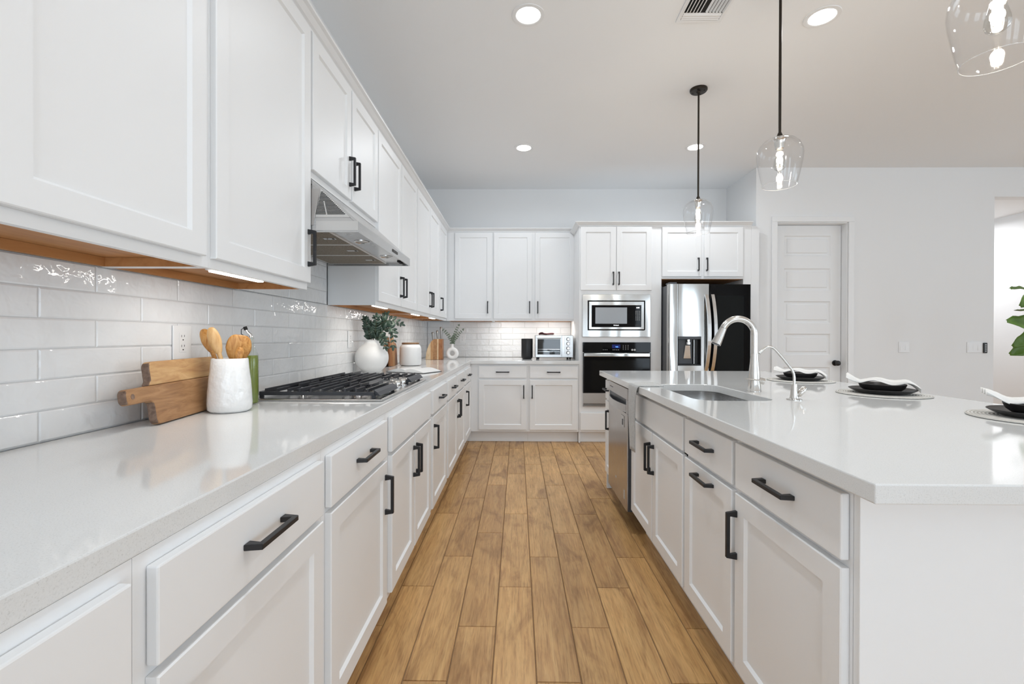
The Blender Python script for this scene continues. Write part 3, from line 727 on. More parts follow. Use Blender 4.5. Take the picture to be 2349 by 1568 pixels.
# ------------------------------------------------------------------ oven tower and refrigerator surround
t = thing('oven_cabinet', 'tall white cabinet tower housing the microwave and the wall oven', 'cabinet', (1.14, 5.5, 0))
PT = faceB(5.128); TZ = 2.412; dp = YB - 5.128 - .002
u0, u1 = .6835, 1.5935
mb = MB()
fbox(mb, PT, u0, u0 + .019, -dp, -.019, .001, TZ); fbox(mb, PT, u1 - .019, u1, -dp, -.019, .001, TZ)
fbox(mb, PT, u0 + .0192, u1 - .0192, -dp, -.019, 1.66, TZ); fbox(mb, PT, u0 + .0192, u1 - .0192, -dp, -.019, FRB, .405)
fbox(mb, PT, u0 + .0192, u1 - .0192, -dp, -.019, 1.132, 1.165)
mb.build('carcass', M['paint'], t)
mb = MB()   # face frame
for a, b, c, d in ((u0, .735, FRB, TZ), (1.46, u1, FRB, TZ), (.735, 1.46, 1.64, TZ), (.735, 1.46, 1.12, 1.19), (.735, 1.46, FRB, .42)): fbox(mb, PT, a, b, -.0188, 0, c, d)
mb.build('face_frame', M['paint'], t)
for a, b, hu in ((.695, 1.088, 1.055), (1.093, 1.481, 1.118)):
    d = shaker(PT, a, b, 1.70, 2.401, t); handle(PT, hu, 1.83, True, d)
d = slab(PT, .70, 1.481, .148, .34, t)
mb = MB(); fbox(mb, PT, u0, u1, -.088, -.07, .001, FRB - .001); mb.build('toe_kick', M['paint'], t)

t = thing('refrigerator_cabinet', 'white cabinet over the refrigerator with side panel and two doors', 'cabinet', (2.1, 5.5, 0))
mb = MB(); fbox(mb, PT, 1.5942, 2.4945, -dp, 0, 1.8275, TZ); mb.build('carcass', M['paint'], t)
mb = MB(); fbox(mb, PT, 2.495, 2.581, -dp, 0, .001, TZ); mb.build('side_panel', M['paint'], t)
mb = MB(); fbox(mb, PT, 1.60, 2.49, -dp + .02, -.02, 1.8235, 1.8272); tag(mb.build('underside', M['honey'], t), 'unpainted honey maple underside')
for a, b, hu in ((1.597, 2.028, 1.99), (2.059, 2.485, 2.084)):
    d = shaker(PT, a, b, 1.851, 2.396, t); handle(PT, hu, 1.985, True, d)
mb = MB(); mb.box(2.582, XRET - .001, 5.128, 5.147, .001, TZ); mb.build('filler', M['paint'], t)

# microwave with trim kit
t = thing('microwave', 'built-in stainless microwave above the wall oven', 'microwave', (1.09, 5.3, 1.182))
YF = 5.1275
def ringbox(mb, x0, x1, z0, z1, a0, a1, b0, b1, ya, yb):
    mb.box(x0, a0, ya, yb, z0, z1); mb.box(a1, x1, ya, yb, z0, z1); mb.box(a0, a1, ya, yb, z0, b0); mb.box(a0, a1, ya, yb, b1, z1)
def frame_sheet(x0, x1, z0, z1, a0, a1, b0, b1, ya, yb):
    mb = MB(); bm = mb.bm
    def rect(x, xx, z, zz, y): return [bm.verts.new(p) for p in ((x, y, z), (xx, y, z), (xx, y, zz), (x, y, zz))]
    of, ob, inf, inb = rect(x0, x1, z0, z1, ya), rect(x0, x1, z0, z1, yb), rect(a0, a1, b0, b1, ya), rect(a0, a1, b0, b1, yb)
    for p, q in ((of, ob), (of, inf), (inf, inb), (ob, inb)):
        for k in range(4): bm.faces.new([p[k], p[(k + 1) % 4], q[(k + 1) % 4], q[k]])
    return mb
frame_sheet(.718, 1.466, 1.183, 1.653, .776, 1.408, 1.256, 1.584, YF - .022, YF - .0005).build('trim_kit', M['wavy'], t, bevel=.002, segs=1)
mb = MB(); mb.box(.785, 1.399, 5.118, 5.55, 1.264, 1.576); mb.build('housing', M['blackplastic'], t)
frame_sheet(.787, 1.397, 1.266, 1.574, .818, 1.364, 1.292, 1.532, 5.099, 5.1175).build('bezel', M['wavy'], t, bevel=.003, segs=2)
mb = MB(); mb.box(.8183, 1.291, 5.102, 5.1175, 1.2923, 1.5317); dr = mb.build('door', M['blackglass'], t)
mb = MB(); mb.box(.859, 1.208, 5.1008, 5.1018, 1.329, 1.508); mb.build('window', M['mwwindow'], dr)
text('brand_name', 'Whirlpool', .014, M['clock'], dr, (1.089, 5.1014, 1.311), (pi / 2, 0, 0))
mb = MB(); mb.box(1.2925, 1.3637, 5.1025, 5.1175, 1.2923, 1.5317); cp = mb.build('control_panel', M['blackglass'], t)
text('clock', '8:08', .020, M['clock'], cp, (1.328, 5.102, 1.505), (pi / 2, 0, 0))
mb = MB()
for r in range(9):
    for c_ in range(3):
        w_ = .008 if not (r < 3 and c_ == 0) else .011
        x_ = 1.307 + c_ * .020; z_ = 1.468 - r * .0125
        mb.box(x_ - w_ / 2, x_ + w_ / 2, 5.1018, 5.1024, z_ - .002, z_ + .002)
mb.build('keypad', M['greyprint'], cp)
mb = MB(); frame = mb.box(1.300, 1.356, 5.1018, 5.1024, 1.300, 1.3205); mb.build('door_button', M['blackplastic'], cp)

# wall oven
t = thing('wall_oven', 'black and stainless built-in wall oven below the microwave', 'oven', (1.1, 5.4, .41))
mb = MB(); mb.box(.74, 1.455, YF - .001, 5.70, .425, 1.115); mb.build('body', M['blackplastic'], t)
mb = MB(); mb.box(.722, 1.472, YF - .022, YF - .0015, 1.012, 1.123); cpn = mb.build('control_panel', M['blackglass'], t, bevel=.002, segs=1)
mb = MB(); mb.box(1.045, 1.135, YF - .0228, YF - .0222, 1.058, 1.098); mb.build('display', M['bluescreen'], cpn)
text('clock', '9:05', .018, M['blueclock'], cpn, (1.098, YF - .0232, 1.072), (pi / 2, 0, 0))
mb = MB()
for r in range(4):
    for c_ in range(3): mb.box(1.165 + c_ * .027, 1.171 + c_ * .027, YF - .0229, YF - .0222, 1.043 + r * .0145, 1.048 + r * .0145)
for k in range(3): mb.box(.945 + k * .02, .953 + k * .02, YF - .0229, YF - .0222, 1.038, 1.043)
for k in range(4): mb.box(1.052 + k * .02, 1.061 + k * .02, YF - .0229, YF - .0222, 1.037, 1.043)
mb.build('touch_keys', M['greyprint'], cpn)
mb = MB(); Rk = Matrix.Rotation(pi / 2, 3, 'X')
for x_ in (1.268, 1.295): mb.lathe([(.011, 0), (.011, .0012), (.008, .0014)], (x_, YF - .0221, 1.04), 20, mtx=Rk)
mb.build('start_buttons', M['greyprint'], cpn)
frame_sheet(.725, 1.470, .562, 1.004, .735, 1.460, .566, .99, YF - .028, YF - .0015).build('door_edge', M['blackplastic'], t)
mb = MB(); mb.box(.7355, 1.4595, YF - .0278, YF - .006, .5665, .9895); dr = mb.build('door', M['blackglass'], t)
mb = MB(); mb.box(.815, 1.38, YF - .0286, YF - .0279, .60, .925); wdw = mb.build('window', mat('oven_window', (.006, .006, .0055), .07, spec=.18), dr)
mb = MB(); mb.box(.728, 1.450, YF - .075, YF - .055, .966, 1.004); mb.box(.745, .775, YF - .055, YF - .0285, .974, .998); mb.box(1.405, 1.435, YF - .055, YF - .0285, .974, .998)
mb.build('handle', M['wavy'], dr, bevel=.004)
mb = MB(); mb.box(.726, 1.469, YF - .026, YF - .0015, .446, .5615); mb.build('lower_trim', M['steelv'], t, bevel=.0015, segs=1)
mb = MB()
for k in range(3): mb.box(.726, 1.469, YF - .022, YF - .0015, .412 + k * .0115, .419 + k * .0115)
mb.build('vent_louvre', M['dwsteel'], t)

# ------------------------------------------------------------------ refrigerator
t = thing('refrigerator', 'large refrigerator with stainless left door and black glass right door', 'refrigerator', (2.02, 5.2, 0))
FY = 4.892; fx0, fx1, fm = 1.600, 2.462, 2.024
mb = MB(); mb.box(fx0 + .004, fx1 - .004, FY + .075, 5.88, .02, 1.735); mb.build('body', M['greyplastic'], t, bevel=.003)
def fdoor(x0, x1, z0, z1, name, m, rx=.022):
    mb = MB(); n = 8; prof = []
    for k in range(n + 1): a = radians(180 + 90 * k / n); prof.append((x0 + rx + rx * cos(a), FY + rx + rx * sin(a)))
    for k in range(n + 1): a = radians(270 + 90 * k / n); prof.append((x1 - .008 + .008 * cos(a), FY + .008 + .008 * sin(a)))
    prof += [(x1, FY + .068), (x0, FY + .068)]
    mb.prism(prof, lambda u, v, w: (u, v, w), z0, z1)
    return mb.build(name, m, t, smooth=35)
dz = .70
# left door with the dispenser recess cut as four surrounding pieces around it
ax0, ax1, az0, az1 = 1.697, 1.942, .880, 1.190
ld = fdoor(fx0, ax0, dz, 1.745, 'left_door', M['wavy'])
mb = MB(); mb.box(ax0, fm - .004, FY, FY + .068, az1, 1.745); mb.box(ax0, fm - .004, FY, FY + .068, dz, az0); mb.box(ax1, fm - .004, FY, FY + .068, az0, az1)
mb.build('door_front', M['wavy'], ld)
mb = MB(); mb.box(ax0 + .001, ax1 - .001, FY - .003, FY + .004, 1.160, az1 - .001)
dsp = mb.build('dispenser', M['greyplastic'], ld, bevel=.001, segs=1)
mb = MB(); mb.box(ax0 + .001, ax1 - .001, FY + .055, FY + .066, az0 + .001, 1.159); mb.box(ax0 + .001, ax0 + .008, FY + .001, FY + .054, az0 + .001, 1.159); mb.box(ax1 - .008, ax1 - .001, FY + .001, FY + .054, az0 + .001, 1.159); mb.box(ax0 + .009, ax1 - .009, FY + .001, FY + .054, az0 + .001, az0 + .012)
mb.build('recess', M['blackplastic'], dsp)
mb = MB(); mb.box(1.705, 1.862, FY + .036, FY + .054, .900, 1.158); mb.build('back_plate', M['greyplastic'], dsp)
mb = MB(); mb.box(1.866, 1.871, FY + .004, FY + .054, .900, 1.155); mb.build('divider', M['steelv'], dsp)
mb = MB(); mb.lathe([(.026, 0), (.026, .025), (.019, .03), (.019, .052)], (1.812, FY + .018, 1.105), 20); mb.build('nozzle', M['chrome'], dsp, smooth=40)
mb = MB(); mb.hexa([(1.765, FY + .028, .955), (1.845, FY + .028, .955), (1.845, FY + .0355, .955), (1.765, FY + .0355, .955), (1.78, FY + .012, 1.095), (1.83, FY + .012, 1.095), (1.83, FY + .0355, 1.095), (1.78, FY + .0355, 1.095)]); mb.build('paddle', M['steelv'], dsp, bevel=.003)
rd = fdoor(fm + .004, fx1, dz, 1.742, 'right_door', M['blackglass'], .008)
mb = MB(); mb.box(2.105, 2.388, FY - .0012, FY - .0002, .80, 1.622); mb.build('window', mat('door_window', (.007, .008, .008), .05, spec=.18), rd)
dw = fdoor(fx0, fx1, .06, dz - .012, 'freezer_drawer', M['wavy'])
def bow_handle(xc, wx_, par, lean):
    mb = MB(); n = 18; z0, z1 = .828, 1.634; L_ = []
    for k in range(n + 1):
        s = k / n; z = z0 + (z1 - z0) * s; out = .012 + .052 * sin(pi * s) ** .75; L_.append((z, FY - out, xc + lean * .026 * sin(pi * s)))
    for (za, ya, xa), (zb, yb, xb) in zip(L_, L_[1:]):
        mb.hexa([(xa - wx_, ya, za), (xa + wx_, ya, za), (xa + wx_, ya + .016, za), (xa - wx_, ya + .016, za), (xb - wx_, yb, zb), (xb + wx_, yb, zb), (xb + wx_, yb + .016, zb), (xb - wx_, yb + .016, zb)])
    for zz in (z0 + .004, z1 - .03): mb.box(xc - wx_ * .7, xc + wx_ * .7, FY - .012, FY - .0005, zz, zz + .026)
    mb.build('handle', M['steelv'], par, smooth=30)
bow_handle(1.992, .017, ld, .6); bow_handle(2.056, .017, rd, .6)
mb = MB(); mb.box(fx0 + .01, fx0 + .09, FY + .02, FY + .14, 1.7455, 1.765); mb.build('hinge_cover', M['greyplastic'], t, bevel=.004)

# ------------------------------------------------------------------ range hood
t = thing('range_hood', 'stainless under-cabinet range hood above the gas cooktop', 'range hood', (-.91, 2.355, 1.603))
hy0, hy1 = HOODY; HXF = -.661; hz0 = 1.612; hzt = 1.656
bx = XW + .001
mb = MB()   # sloping canopy, open underneath
prof = [(HXF, hz0), (HXF, hzt), (-.845, 1.8195), (-.875, 1.8465), (bx, 1.8465), (bx, 1.835), (-.883, 1.835), (-.853, 1.808), (HXF - .006, 1.648), (HXF - .006, hz0)]
mb.prism(prof, lambda u, v, w: (u, w, v), hy0 + .002, hy1 - .002); mb.build('canopy', M['steel'], t)
mb = MB(); mb.prism([(HXF - .0065, hz0), (HXF - .0065, 1.647), (-.853, 1.8075), (bx, 1.834), (bx, hz0)], lambda u, v, w: (u, w, v), hy1 - .008, hy1 - .0025); mb.build('end_panel', M['steel'], t)
mb = MB(); mb.prism([(HXF - .0065, hz0), (HXF - .0065, 1.647), (-.853, 1.8075), (bx, 1.834), (bx, hz0)], lambda u, v, w: (u, w, v), hy0 + .0025, hy0 + .008); ep = mb.build('end_panel', M['steel'], t)
mb = MB(); mb.box(-.835, HXF, hy0 - .0005, hy0 + .0018, hz0 + .006, 1.657); mb.build('side_band', M['steelv'], ep)
# vent triangle with slots on the near end and its inner darker side
mb = MB(); mb.prism([(-.843, 1.672), (-.693, 1.672), (-.815, 1.792)], lambda u, v, w: (u, w, v), hy0 - .002, hy0 + .0018); vp = mb.build('vent_panel', M['steelv'], t)
mb = MB(); mb.hexa([(-.845, hy0 - .002, 1.64), (-.8435, hy0 - .002, 1.64), (-.8435, hy0 + .0018, 1.64), (-.90, hy0 + .0018, 1.64), (-.8175, hy0 - .002, 1.79), (-.8155, hy0 - .002, 1.79), (-.8155, hy0 + .0018, 1.79), (-.90, hy0 + .0018, 1.79)]); mb.build('vent_side', M['dwsteel'], t)
mb = MB()
for k in range(17):
    z_ = 1.686 + k * .0056; f = (z_ - 1.672) / .12
    xl = -.843 + .028 * f + .004; xr = -.693 - .122 * f - .006
    if xr - xl < .006: continue
    xm = -.800 + .006 * (8 - k) * .2
    if k < 10 and xr > xm + .01: segs_ = ((xl, xm - .0025), (xm + .0025, xr))
    else: segs_ = ((xl, xr),)
    for a, b in segs_: mb.box(a, b, hy0 - .0028, hy0 - .0019, z_ - .0017, z_ + .0017)
mb.build('vent_slots', M['slot'], vp)
# underside
zu = hz0 + .008
mb = MB(); mb.box(bx + .002, HXF - .0075, hy0 + .0085, hy1 - .0085, zu + .006, zu + .008); mb.build('underside', M['steel'], t)
fxa, fxb = bx + .03, -.80; w3 = (hy1 - hy0 - .06) / 3
for k in range(3):
    ya = hy0 + .03 + k * w3; yb = ya + w3 - .008
    mb = MB(); mb.box(fxa, fxb, ya + .004, yb - .004, zu + .0005, zu + .0055); f_ = mb.build('filter', M['mesh_filter'], t)
    mb = MB()
    for b in ((fxa - .004, fxb + .004, ya, ya + .004), (fxa - .004, fxb + .004, yb - .004, yb), (fxa - .004, fxa, ya + .004, yb - .004), (fxb, fxb + .004, ya + .004, yb - .004)): mb.box(b[0], b[1], b[2], b[3], zu, zu + .0058)
    mb.build('filter_frame', M['whiteplastic'], f_)
    mb = MB(); mb.box(fxb - .075, fxb - .02, (ya + yb) / 2 - .012, (ya + yb) / 2 + .012, zu - .0012, zu + .0003); mb.build('filter_latch', M['chrome'], f_)
    mb = MB(); mb.box(fxb - .036, fxb - .026, (ya + yb) / 2 - .006, (ya + yb) / 2 + .006, zu - .002, zu - .0013); mb.build('latch_slot', M['slot'], f_)
for y_ in (2.16, 2.56):
    mb = MB(); mb.lathe([(.036, 0), (.036, -.002), (.032, -.003), (.030, -.0005)], (-.735, y_, zu + .0058), 28, capb=False); lr = mb.build('lamp_ring', M['chrome'], t, smooth=40)
    mb = MB(); mb.lathe([(.0295, 0), (.0005, -.0006)], (-.735, y_, zu + .005), 24, capt=False); mb.build('lamp_lens', M['greyprint'], lr)
mb = MB(); mb.box(HXF + .0002, HXF + .0022, 2.42, 2.52, 1.628, 1.642); mb.build('badge', M['bronze'], t)
mb = MB(); mb.box(HXF - .05, HXF - .03, 2.70, 2.73, zu - .001, zu + .005); mb.box(HXF - .05, HXF - .03, 2.745, 2.775, zu - .001, zu + .005); mb.build('switches', M['slot'], t)

# ------------------------------------------------------------------ gas cooktop
t = thing('cooktop', 'stainless gas cooktop with black cast-iron grates set in the left countertop', 'cooktop', (-.80, 2.305, ZC))
cx0, cx1, cy0, cy1 = -1.075, -.548, 1.853, 2.757
mb = MB(); mb.box(cx0, cx1, cy0, cy1, ZC + .0005, ZC + .010); mb.build('tray', M['steel'], t, bevel=.004, segs=2)
gz0, gz1 = ZC + .0105, .966
def grate(y0, y1, xa, xb, nf, front):
    mb = MB(); b = .0065
    # border rails
    for (p, q) in (((xa, y0), (xb, y0)), ((xa, y1), (xb, y1))):
        mb.box(p[0], q[0], p[1] - b, p[1] + b, gz0 + .012, gz0 + .026)
    mb.box(xa - b, xa + b, y0 + b, y1 - b, gz0 + .012, gz0 + .026)
    # front rail with a slanted top
    mb.hexa([(xb - .004, y0 + b, gz0 + .010), (xb + .022, y0 + b, gz0 + .010), (xb + .022, y1 - b, gz0 + .010), (xb - .004, y1 - b, gz0 + .010), (xb - .004, y0 + b, gz0 + .034), (xb + .010, y0 + b, gz0 + .024), (xb + .010, y1 - b, gz0 + .024), (xb - .004, y1 - b, gz0 + .034)])
    for x_ in (xa + .004, xb - .004):
        for y_ in (y0 + .006, y1 - .006): mb.box(x_ - .007, x_ + .007, y_ - .006, y_ + .006, gz0, gz0 + .012)
    # fins running away from the camera, each rising at its ends
    ym = (y0 + y1) / 2
    for k in range(nf):
        x_ = xa + .022 + (xb - xa - .05) * k / (nf - 1)
        full = k in (0, nf // 2, nf - 1) or k == nf // 2 - 1
        spans = ((y0, y1),) if full else ((y0, y0 + (y1 - y0) * .36), (y1 - (y1 - y0) * .36, y1))
        for a, c in spans:
            mb.prism([(a - .004, gz0 + .014), (a + .003, gz1), (c - .003, gz1), (c + .004, gz0 + .014), (c - .014, gz0 + .022), (c - .02, gz1 - .012), (a + .02, gz1 - .012), (a + .014, gz0 + .022)], lambda u, v, w, x_=x_: (x_ + w, u, v), -.0035, .0035)
    # cross bars
    for x_ in (xa + (xb - xa) * .3, xa + (xb - xa) * .7): mb.box(x_ - .004, x_ + .004, y0 + .03, y1 - .03, gz1 - .013, gz1 - .004)
    return mb.build('grate', M['iron'], t)
grate(1.872, 2.172, -1.055, -.585, 10, True)
grate(2.180, 2.430, -1.055, -.720, 7, False)
grate(2.438, 2.738, -1.055, -.585, 10, True)
def burner(x, y, r):
    mb = MB(); mb.lathe([(r * 1.25, 0), (r * 1.2, .004), (r, .006), (r * .95, .012)], (x, y, ZC + .0105), 28); b = mb.build('burner', M['chrome'], t, smooth=40)
    mb = MB(); mb.lathe([(r * .92, 0), (r * .92, .006), (r * .8, .009)], (x, y, ZC + .023), 28); mb.build('burner_cap', M['iron'], b, smooth=40)
for x, y, r in ((-.94, 2.02, .034), (-.70, 2.02, .042), (-.90, 2.305, .052), (-.94, 2.59, .042), (-.70, 2.59, .034)): burner(x, y, r)
for x, y in ((-.640, 2.245), (-.640, 2.365), (-.605, 2.20), (-.605, 2.305), (-.605, 2.41)):
    mb = MB(); mb.lathe([(.022, 0), (.022, .003), (.012, .005), (.012, .012)], (x, y, ZC + .0105), 24); k = mb.build('knob', M['chrome'], t, smooth=40)
    mb = MB(); mb.lathe([(.0185, .0), (.0185, .018), (.017, .020)], (x, y, ZC + .0228), 24); mb.box(x - .0185, x + .0185, y - .004, y + .004, ZC + .0432, ZC + .049); mb.build('knob_cap', M['nickel'], k, smooth=40)

# ------------------------------------------------------------------ left counter, near group
# big paddle board leaning against the tile
ang = math.atan2(-.146, 1.0)
t = thing('cutting_board', 'large acacia paddle cutting board leaning on the tile, handle towards the camera', 'cutting board', (-1.051, 1.331, ZC + .0008))
t.rotation_euler = (0, 0, -math.atan2(-.146, 1.0)); lean = radians(8.0)
def board_part(name, outline, d0, d1, m, parent, bev=.004):
    """outline in (s along y, h up); thickness along -x local; leaned back"""
    mb = MB()
    def fn(s_, h_, w): 
        x = -w; z = h_
        return (x * cos(lean) - z * sin(lean), s_, z * cos(lean) + x * sin(lean) * 1.0 + .0032)
    mb.prism(outline, fn, d0, d1)
    o = mb.build(name, m, None, bevel=bev, segs=3); o.parent = parent
    o.data.materials.append(M['endgrain'])
    for p in o.data.polygons:
        if p.normal.y < -.55: p.material_index = 1
    return o
def arc(cx, cy, r, a0, a1, n=7): return [(cx + r * cos(radians(a0 + (a1 - a0) * k / n)), cy + r * sin(radians(a0 + (a1 - a0) * k / n))) for k in range(n + 1)]
L_, Hh, s0 = .40, .186, .115
low = arc(.02, .02, .02, 270, 180) + [(0, .052)] + arc(-.015, .057, .015, 0, 90) + arc(-.092, .088, .016, 270, 180) + arc(-.092, .100, .016, 180, 90) + arc(-.012, .128, .012, 270, 360)[0:] 
low = [(L_ - .02, 0)] + [(.02, 0)] + arc(.02, .02, .02, 270, 180)[1:] + [(0, .054)] + arc(-.018, .054, .018, 0, 90)[1:] + arc(-.096, .088, .016, 270, 180)[0:] + arc(-.096, .100, .016, 180, 90)[0:]
low = low + [(-.016, s0 + .001)] + [(.0, s0 + .001)] + [(L_, s0 + .001), (L_, .02)]
board_part('heartwood_plank', low, 0, .023, M['acacia'], t)
upp = [(0, s0 + .0013), (L_, s0 + .0013), (L_, Hh - .02)] + arc(L_ - .02, Hh - .02, .02, 0, 90)[1:] + arc(.02, Hh - .02, .02, 90, 180)
upp = [(-.012, s0 + .0013)] + [(0, s0 + .0013 + .014)] + upp[::-1][0:0] + arc(.02, Hh - .02, .02, 180, 90) + arc(L_ - .02, Hh - .02, .02, 90, 0) + [(L_, s0 + .0013)]
board_part('sapwood_plank', upp, 0, .023, M['acacia_light'], t)
mb = MB(); 
def hole(a, r): 
    s_, h_ = -.086 + r * cos(a), .094 + r * sin(a); return (.0004 * cos(lean) - h_ * sin(lean), s_, h_ * cos(lean) + .0032)
mb.quad([hole(2 * pi * k / 16, .0075) for k in range(16)]) ; o = mb.build('hanging_hole', M['endgrain'], None, normals=False, solid=.0006); o.parent = t

# utensil crock
kx, ky = -1.010, 1.603
t = thing('utensil_crock', 'white glazed hand-made crock holding wooden spoons', 'crock', (kx, ky, ZC))
mb = MB(); mb.lathe([(.060, .0008), (.069, .010), (.0705, .03), (.0685, .07), (.065, .11), (.0605, .15), (.0575, .182), (.0555, .186), (.0525, .182), (.055, .15), (.062, .06), (.058, .012)], (kx, ky, ZC), 48, sx=1.0, sy=.97); mb.build('body', M['ceramic'], t, smooth=50)
def spoon(label, base, top, hw, hh, ht, m, bowl, roll=0.0, flat_end=False):
    base, top = Vector(base), Vector(top); ax = (top - base).normalized()
    t = thing('wooden_spatula' if flat_end else 'wooden_spoon', label, 'spatula' if flat_end else 'spoon', base, 'wooden utensils in the white crock')
    side = ax.cross(Vector((-.53, .85, 0))).normalized(); side = (side * cos(roll) + Vector((-.53, .85, 0)) * sin(roll)).normalized(); nrm = side.cross(ax).normalized()
    mb = MB(); mb.tube([base, base + (top - base) * .5, top - ax * hh * .85], [.006, .0065, .0075], 10); mb.build('handle', m, t, smooth=50)
    c = top
    def fn(u, v):
        a = 2 * pi * v; ph = pi * (u - .5); w_ = cos(ph)
        s_ = sin(ph)
        ww = hw * (w_ ** .55 if flat_end else w_ ** .8) * (1 - .25 * max(0, -s_))
        d = ht * (w_ ** .6)
        n = sin(a)
        dep = d * n if n < 0 or not bowl else d * n * -.35 + ht * .25 * 0
        return c + ax * (hh * s_) + side * (ww * cos(a)) + nrm * dep
    mb = MB(); mb.grid(fn, 18, 24); bmesh.ops.remove_doubles(mb.bm, verts=mb.bm.verts, dist=1e-5)
    tag(mb.build('head', m, t, smooth=70))
    return t
spoon('dark-grained olive wood spoon leaning furthest left in the white crock', (kx + .015, ky + .002, .935), (-1.094, 1.612, 1.163), .021, .046, .010, M['olive'], True, .35)
spoon('pale wooden spoon with long oval bowl facing out of the white crock', (kx + .03, ky - .012, .935), (-1.046, 1.578, 1.163), .020, .050, .008, M['olive_light'], True, .1)
spoon('broad swirly-grained olive wood spatula at the back right of the crock', (kx - .02, ky + .03, .935), (-.991, 1.622, 1.137), .040, .049, .008, M['olive'], False, .05, True)
spoon('small olive wood spoon just peeping over the crock rim in front of the broad spatula', (kx + .015, ky - .025, .935), (-.969, 1.590, 1.116), .014, .026, .008, M['olive'], True, .1)
# oil bottle
ox, oy = -1.038, 1.775
t = thing('oil_bottle', 'clear glass bottle of green olive oil with black-capped spout behind the crock', 'bottle', (ox, oy, ZC))
Rb = Matrix.Rotation(radians(25), 3, 'Z')
mb = MB(); mb.lathe([(.026, .0006), (.029, .006), (.029, .17), (.0275, .19), (.018, .215), (.0115, .228), (.0105, .25), (.0125, .253), (.0125, .258), (.009, .259)], (ox, oy, ZC), 28, mtx=Rb); gl = mb.build('glass', M['bottleglass'], t, smooth=40)
mb = MB(); mb.lathe([(.024, .004), (.0275, .008), (.0275, .17), (.0262, .188), (.0258, .189)], (ox, oy, ZC), 28, mtx=Rb); mb.build('oil', mat('green_olive_oil', (.19, .235, .045), .12, spec=.4), t, smooth=40)
mb = MB(); mb.tube([(ox, oy, ZC + .2595), (ox, oy, ZC + .268), (ox - .008, oy - .003, ZC + .277), (ox - .014, oy - .005, ZC + .287)], [.0095, .0065, .0055, .0042], 14); sp = mb.build('spout', M['chrome'], t, smooth=40)
mb = MB(); mb.tube([(ox - .0142, oy - .005, ZC + .2872), (ox - .018, oy - .0065, ZC + .300)], .0068, 14)
mb.tube([(ox - .018, oy - .006, ZC + .297), (ox - .030, oy - .010, ZC + .289), (ox - .030, oy - .010, ZC + .272), (ox - .018, oy - .006, ZC + .263), (ox - .009, oy - .003, ZC + .263)], .0014, 8)
mb.build('cap', M['rubber'], sp, smooth=50)

# outlets on the tile
def outlet(fn, label, w=.072, h=.116):
    c = fn(0, 0, 0); t = thing('wall_outlet', label, 'outlet', c, 'white wall outlets on the tile')
    def bx(mb, a0, a1, d0, d1, z0, z1): return mb.hexa([fn(a0, d0, z0), fn(a1, d0, z0), fn(a1, d1, z0), fn(a0, d1, z0), fn(a0, d0, z1), fn(a1, d0, z1), fn(a1, d1, z1), fn(a0, d1, z1)])
    bx(MB(), -w / 2, w / 2, .0015, .007, -h / 2, h / 2).build('cover_plate', M['whiteplastic'], t, bevel=.002, segs=2)
    r = bx(MB(), -.0165, .0165, .0072, .0085, -.034, .034).build('receptacle', M['whiteplastic'], t, bevel=.0006, segs=1)
    mb = MB()
    for z_ in (.017, -.017):
        bx(mb, -.008, -.0062, .0086, .0089, z_ + .001, z_ + .009); bx(mb, .0052, .007, .0086, .0089, z_ + .002, z_ + .009); bx(mb, -.0025, .0025, .0086, .0089, z_ - .010, z_ - .006)
    mb.build('slots', M['slot'], r)
    return t
outlet(lambda a, d, z: (XW + d, 1.581 + a, 1.158 + z), 'white outlet on the tile above the large cutting board', w=.086)
outlet(lambda a, d, z: (XW + d, 3.18 + a, 1.159 + z), 'white outlet on the tile just before the round white vase')
outlet(lambda a, d, z: (-.711 + a, YB - d, 1.158 + z), 'white outlet on the back wall tile beside the donut vase')

# ------------------------------------------------------------------ left counter, far group
vx, vy = -1.043, 3.28
t = thing('round_vase', 'big round matte white vase with green leafy stems', 'vase', (vx, vy, ZC))
pr = [(.045, .0008), (.062, .006)]
for k in range(1, 17):
    a = radians(-62 + 128 * k / 17); pr.append((.1165 * cos(a), .112 + .1165 * sin(a) * .95))
pr += [(.050, .217), (.046, .224), (.047, .235), (.049, .238), (.044, .238), (.041, .226), (.043, .20)]
mb = MB(); mb.lathe(pr, (vx, vy, ZC), 48, capt=True); mb.build('body', M['matteceramic'], t, smooth=60)

def leaf_shape(mb, base, d, up, L_, w, cup=.15, n=6):
    d = d.normalized(); s = d.cross(up).normalized(); nn = s.cross(d).normalized(); vs_ = []
    for i in range(n + 1):
        f = i / n; ww = w * sin(pi * min(1, f * .93 + .04)) ** .8
        c = base + d * (L_ * f) - nn * (L_ * cup * f * f)
        vs_.append([mb.bm.verts.new(c + s * ww + nn * ww * .25), mb.bm.verts.new(c), mb.bm.verts.new(c - s * ww + nn * ww * .25)])
    for a, b in zip(vs_, vs_[1:]):
        mb.bm.faces.new([a[0], a[1], b[1], b[0]]); mb.bm.faces.new([a[1], a[2], b[2], b[1]])
def bez(p0, p1, p2, n=12):
    p0, p1, p2 = map(Vector, (p0, p1, p2)); return [p0 * (1 - k / n) ** 2 + p1 * 2 * (k / n) * (1 - k / n) + p2 * (k / n) ** 2 for k in range(n + 1)]
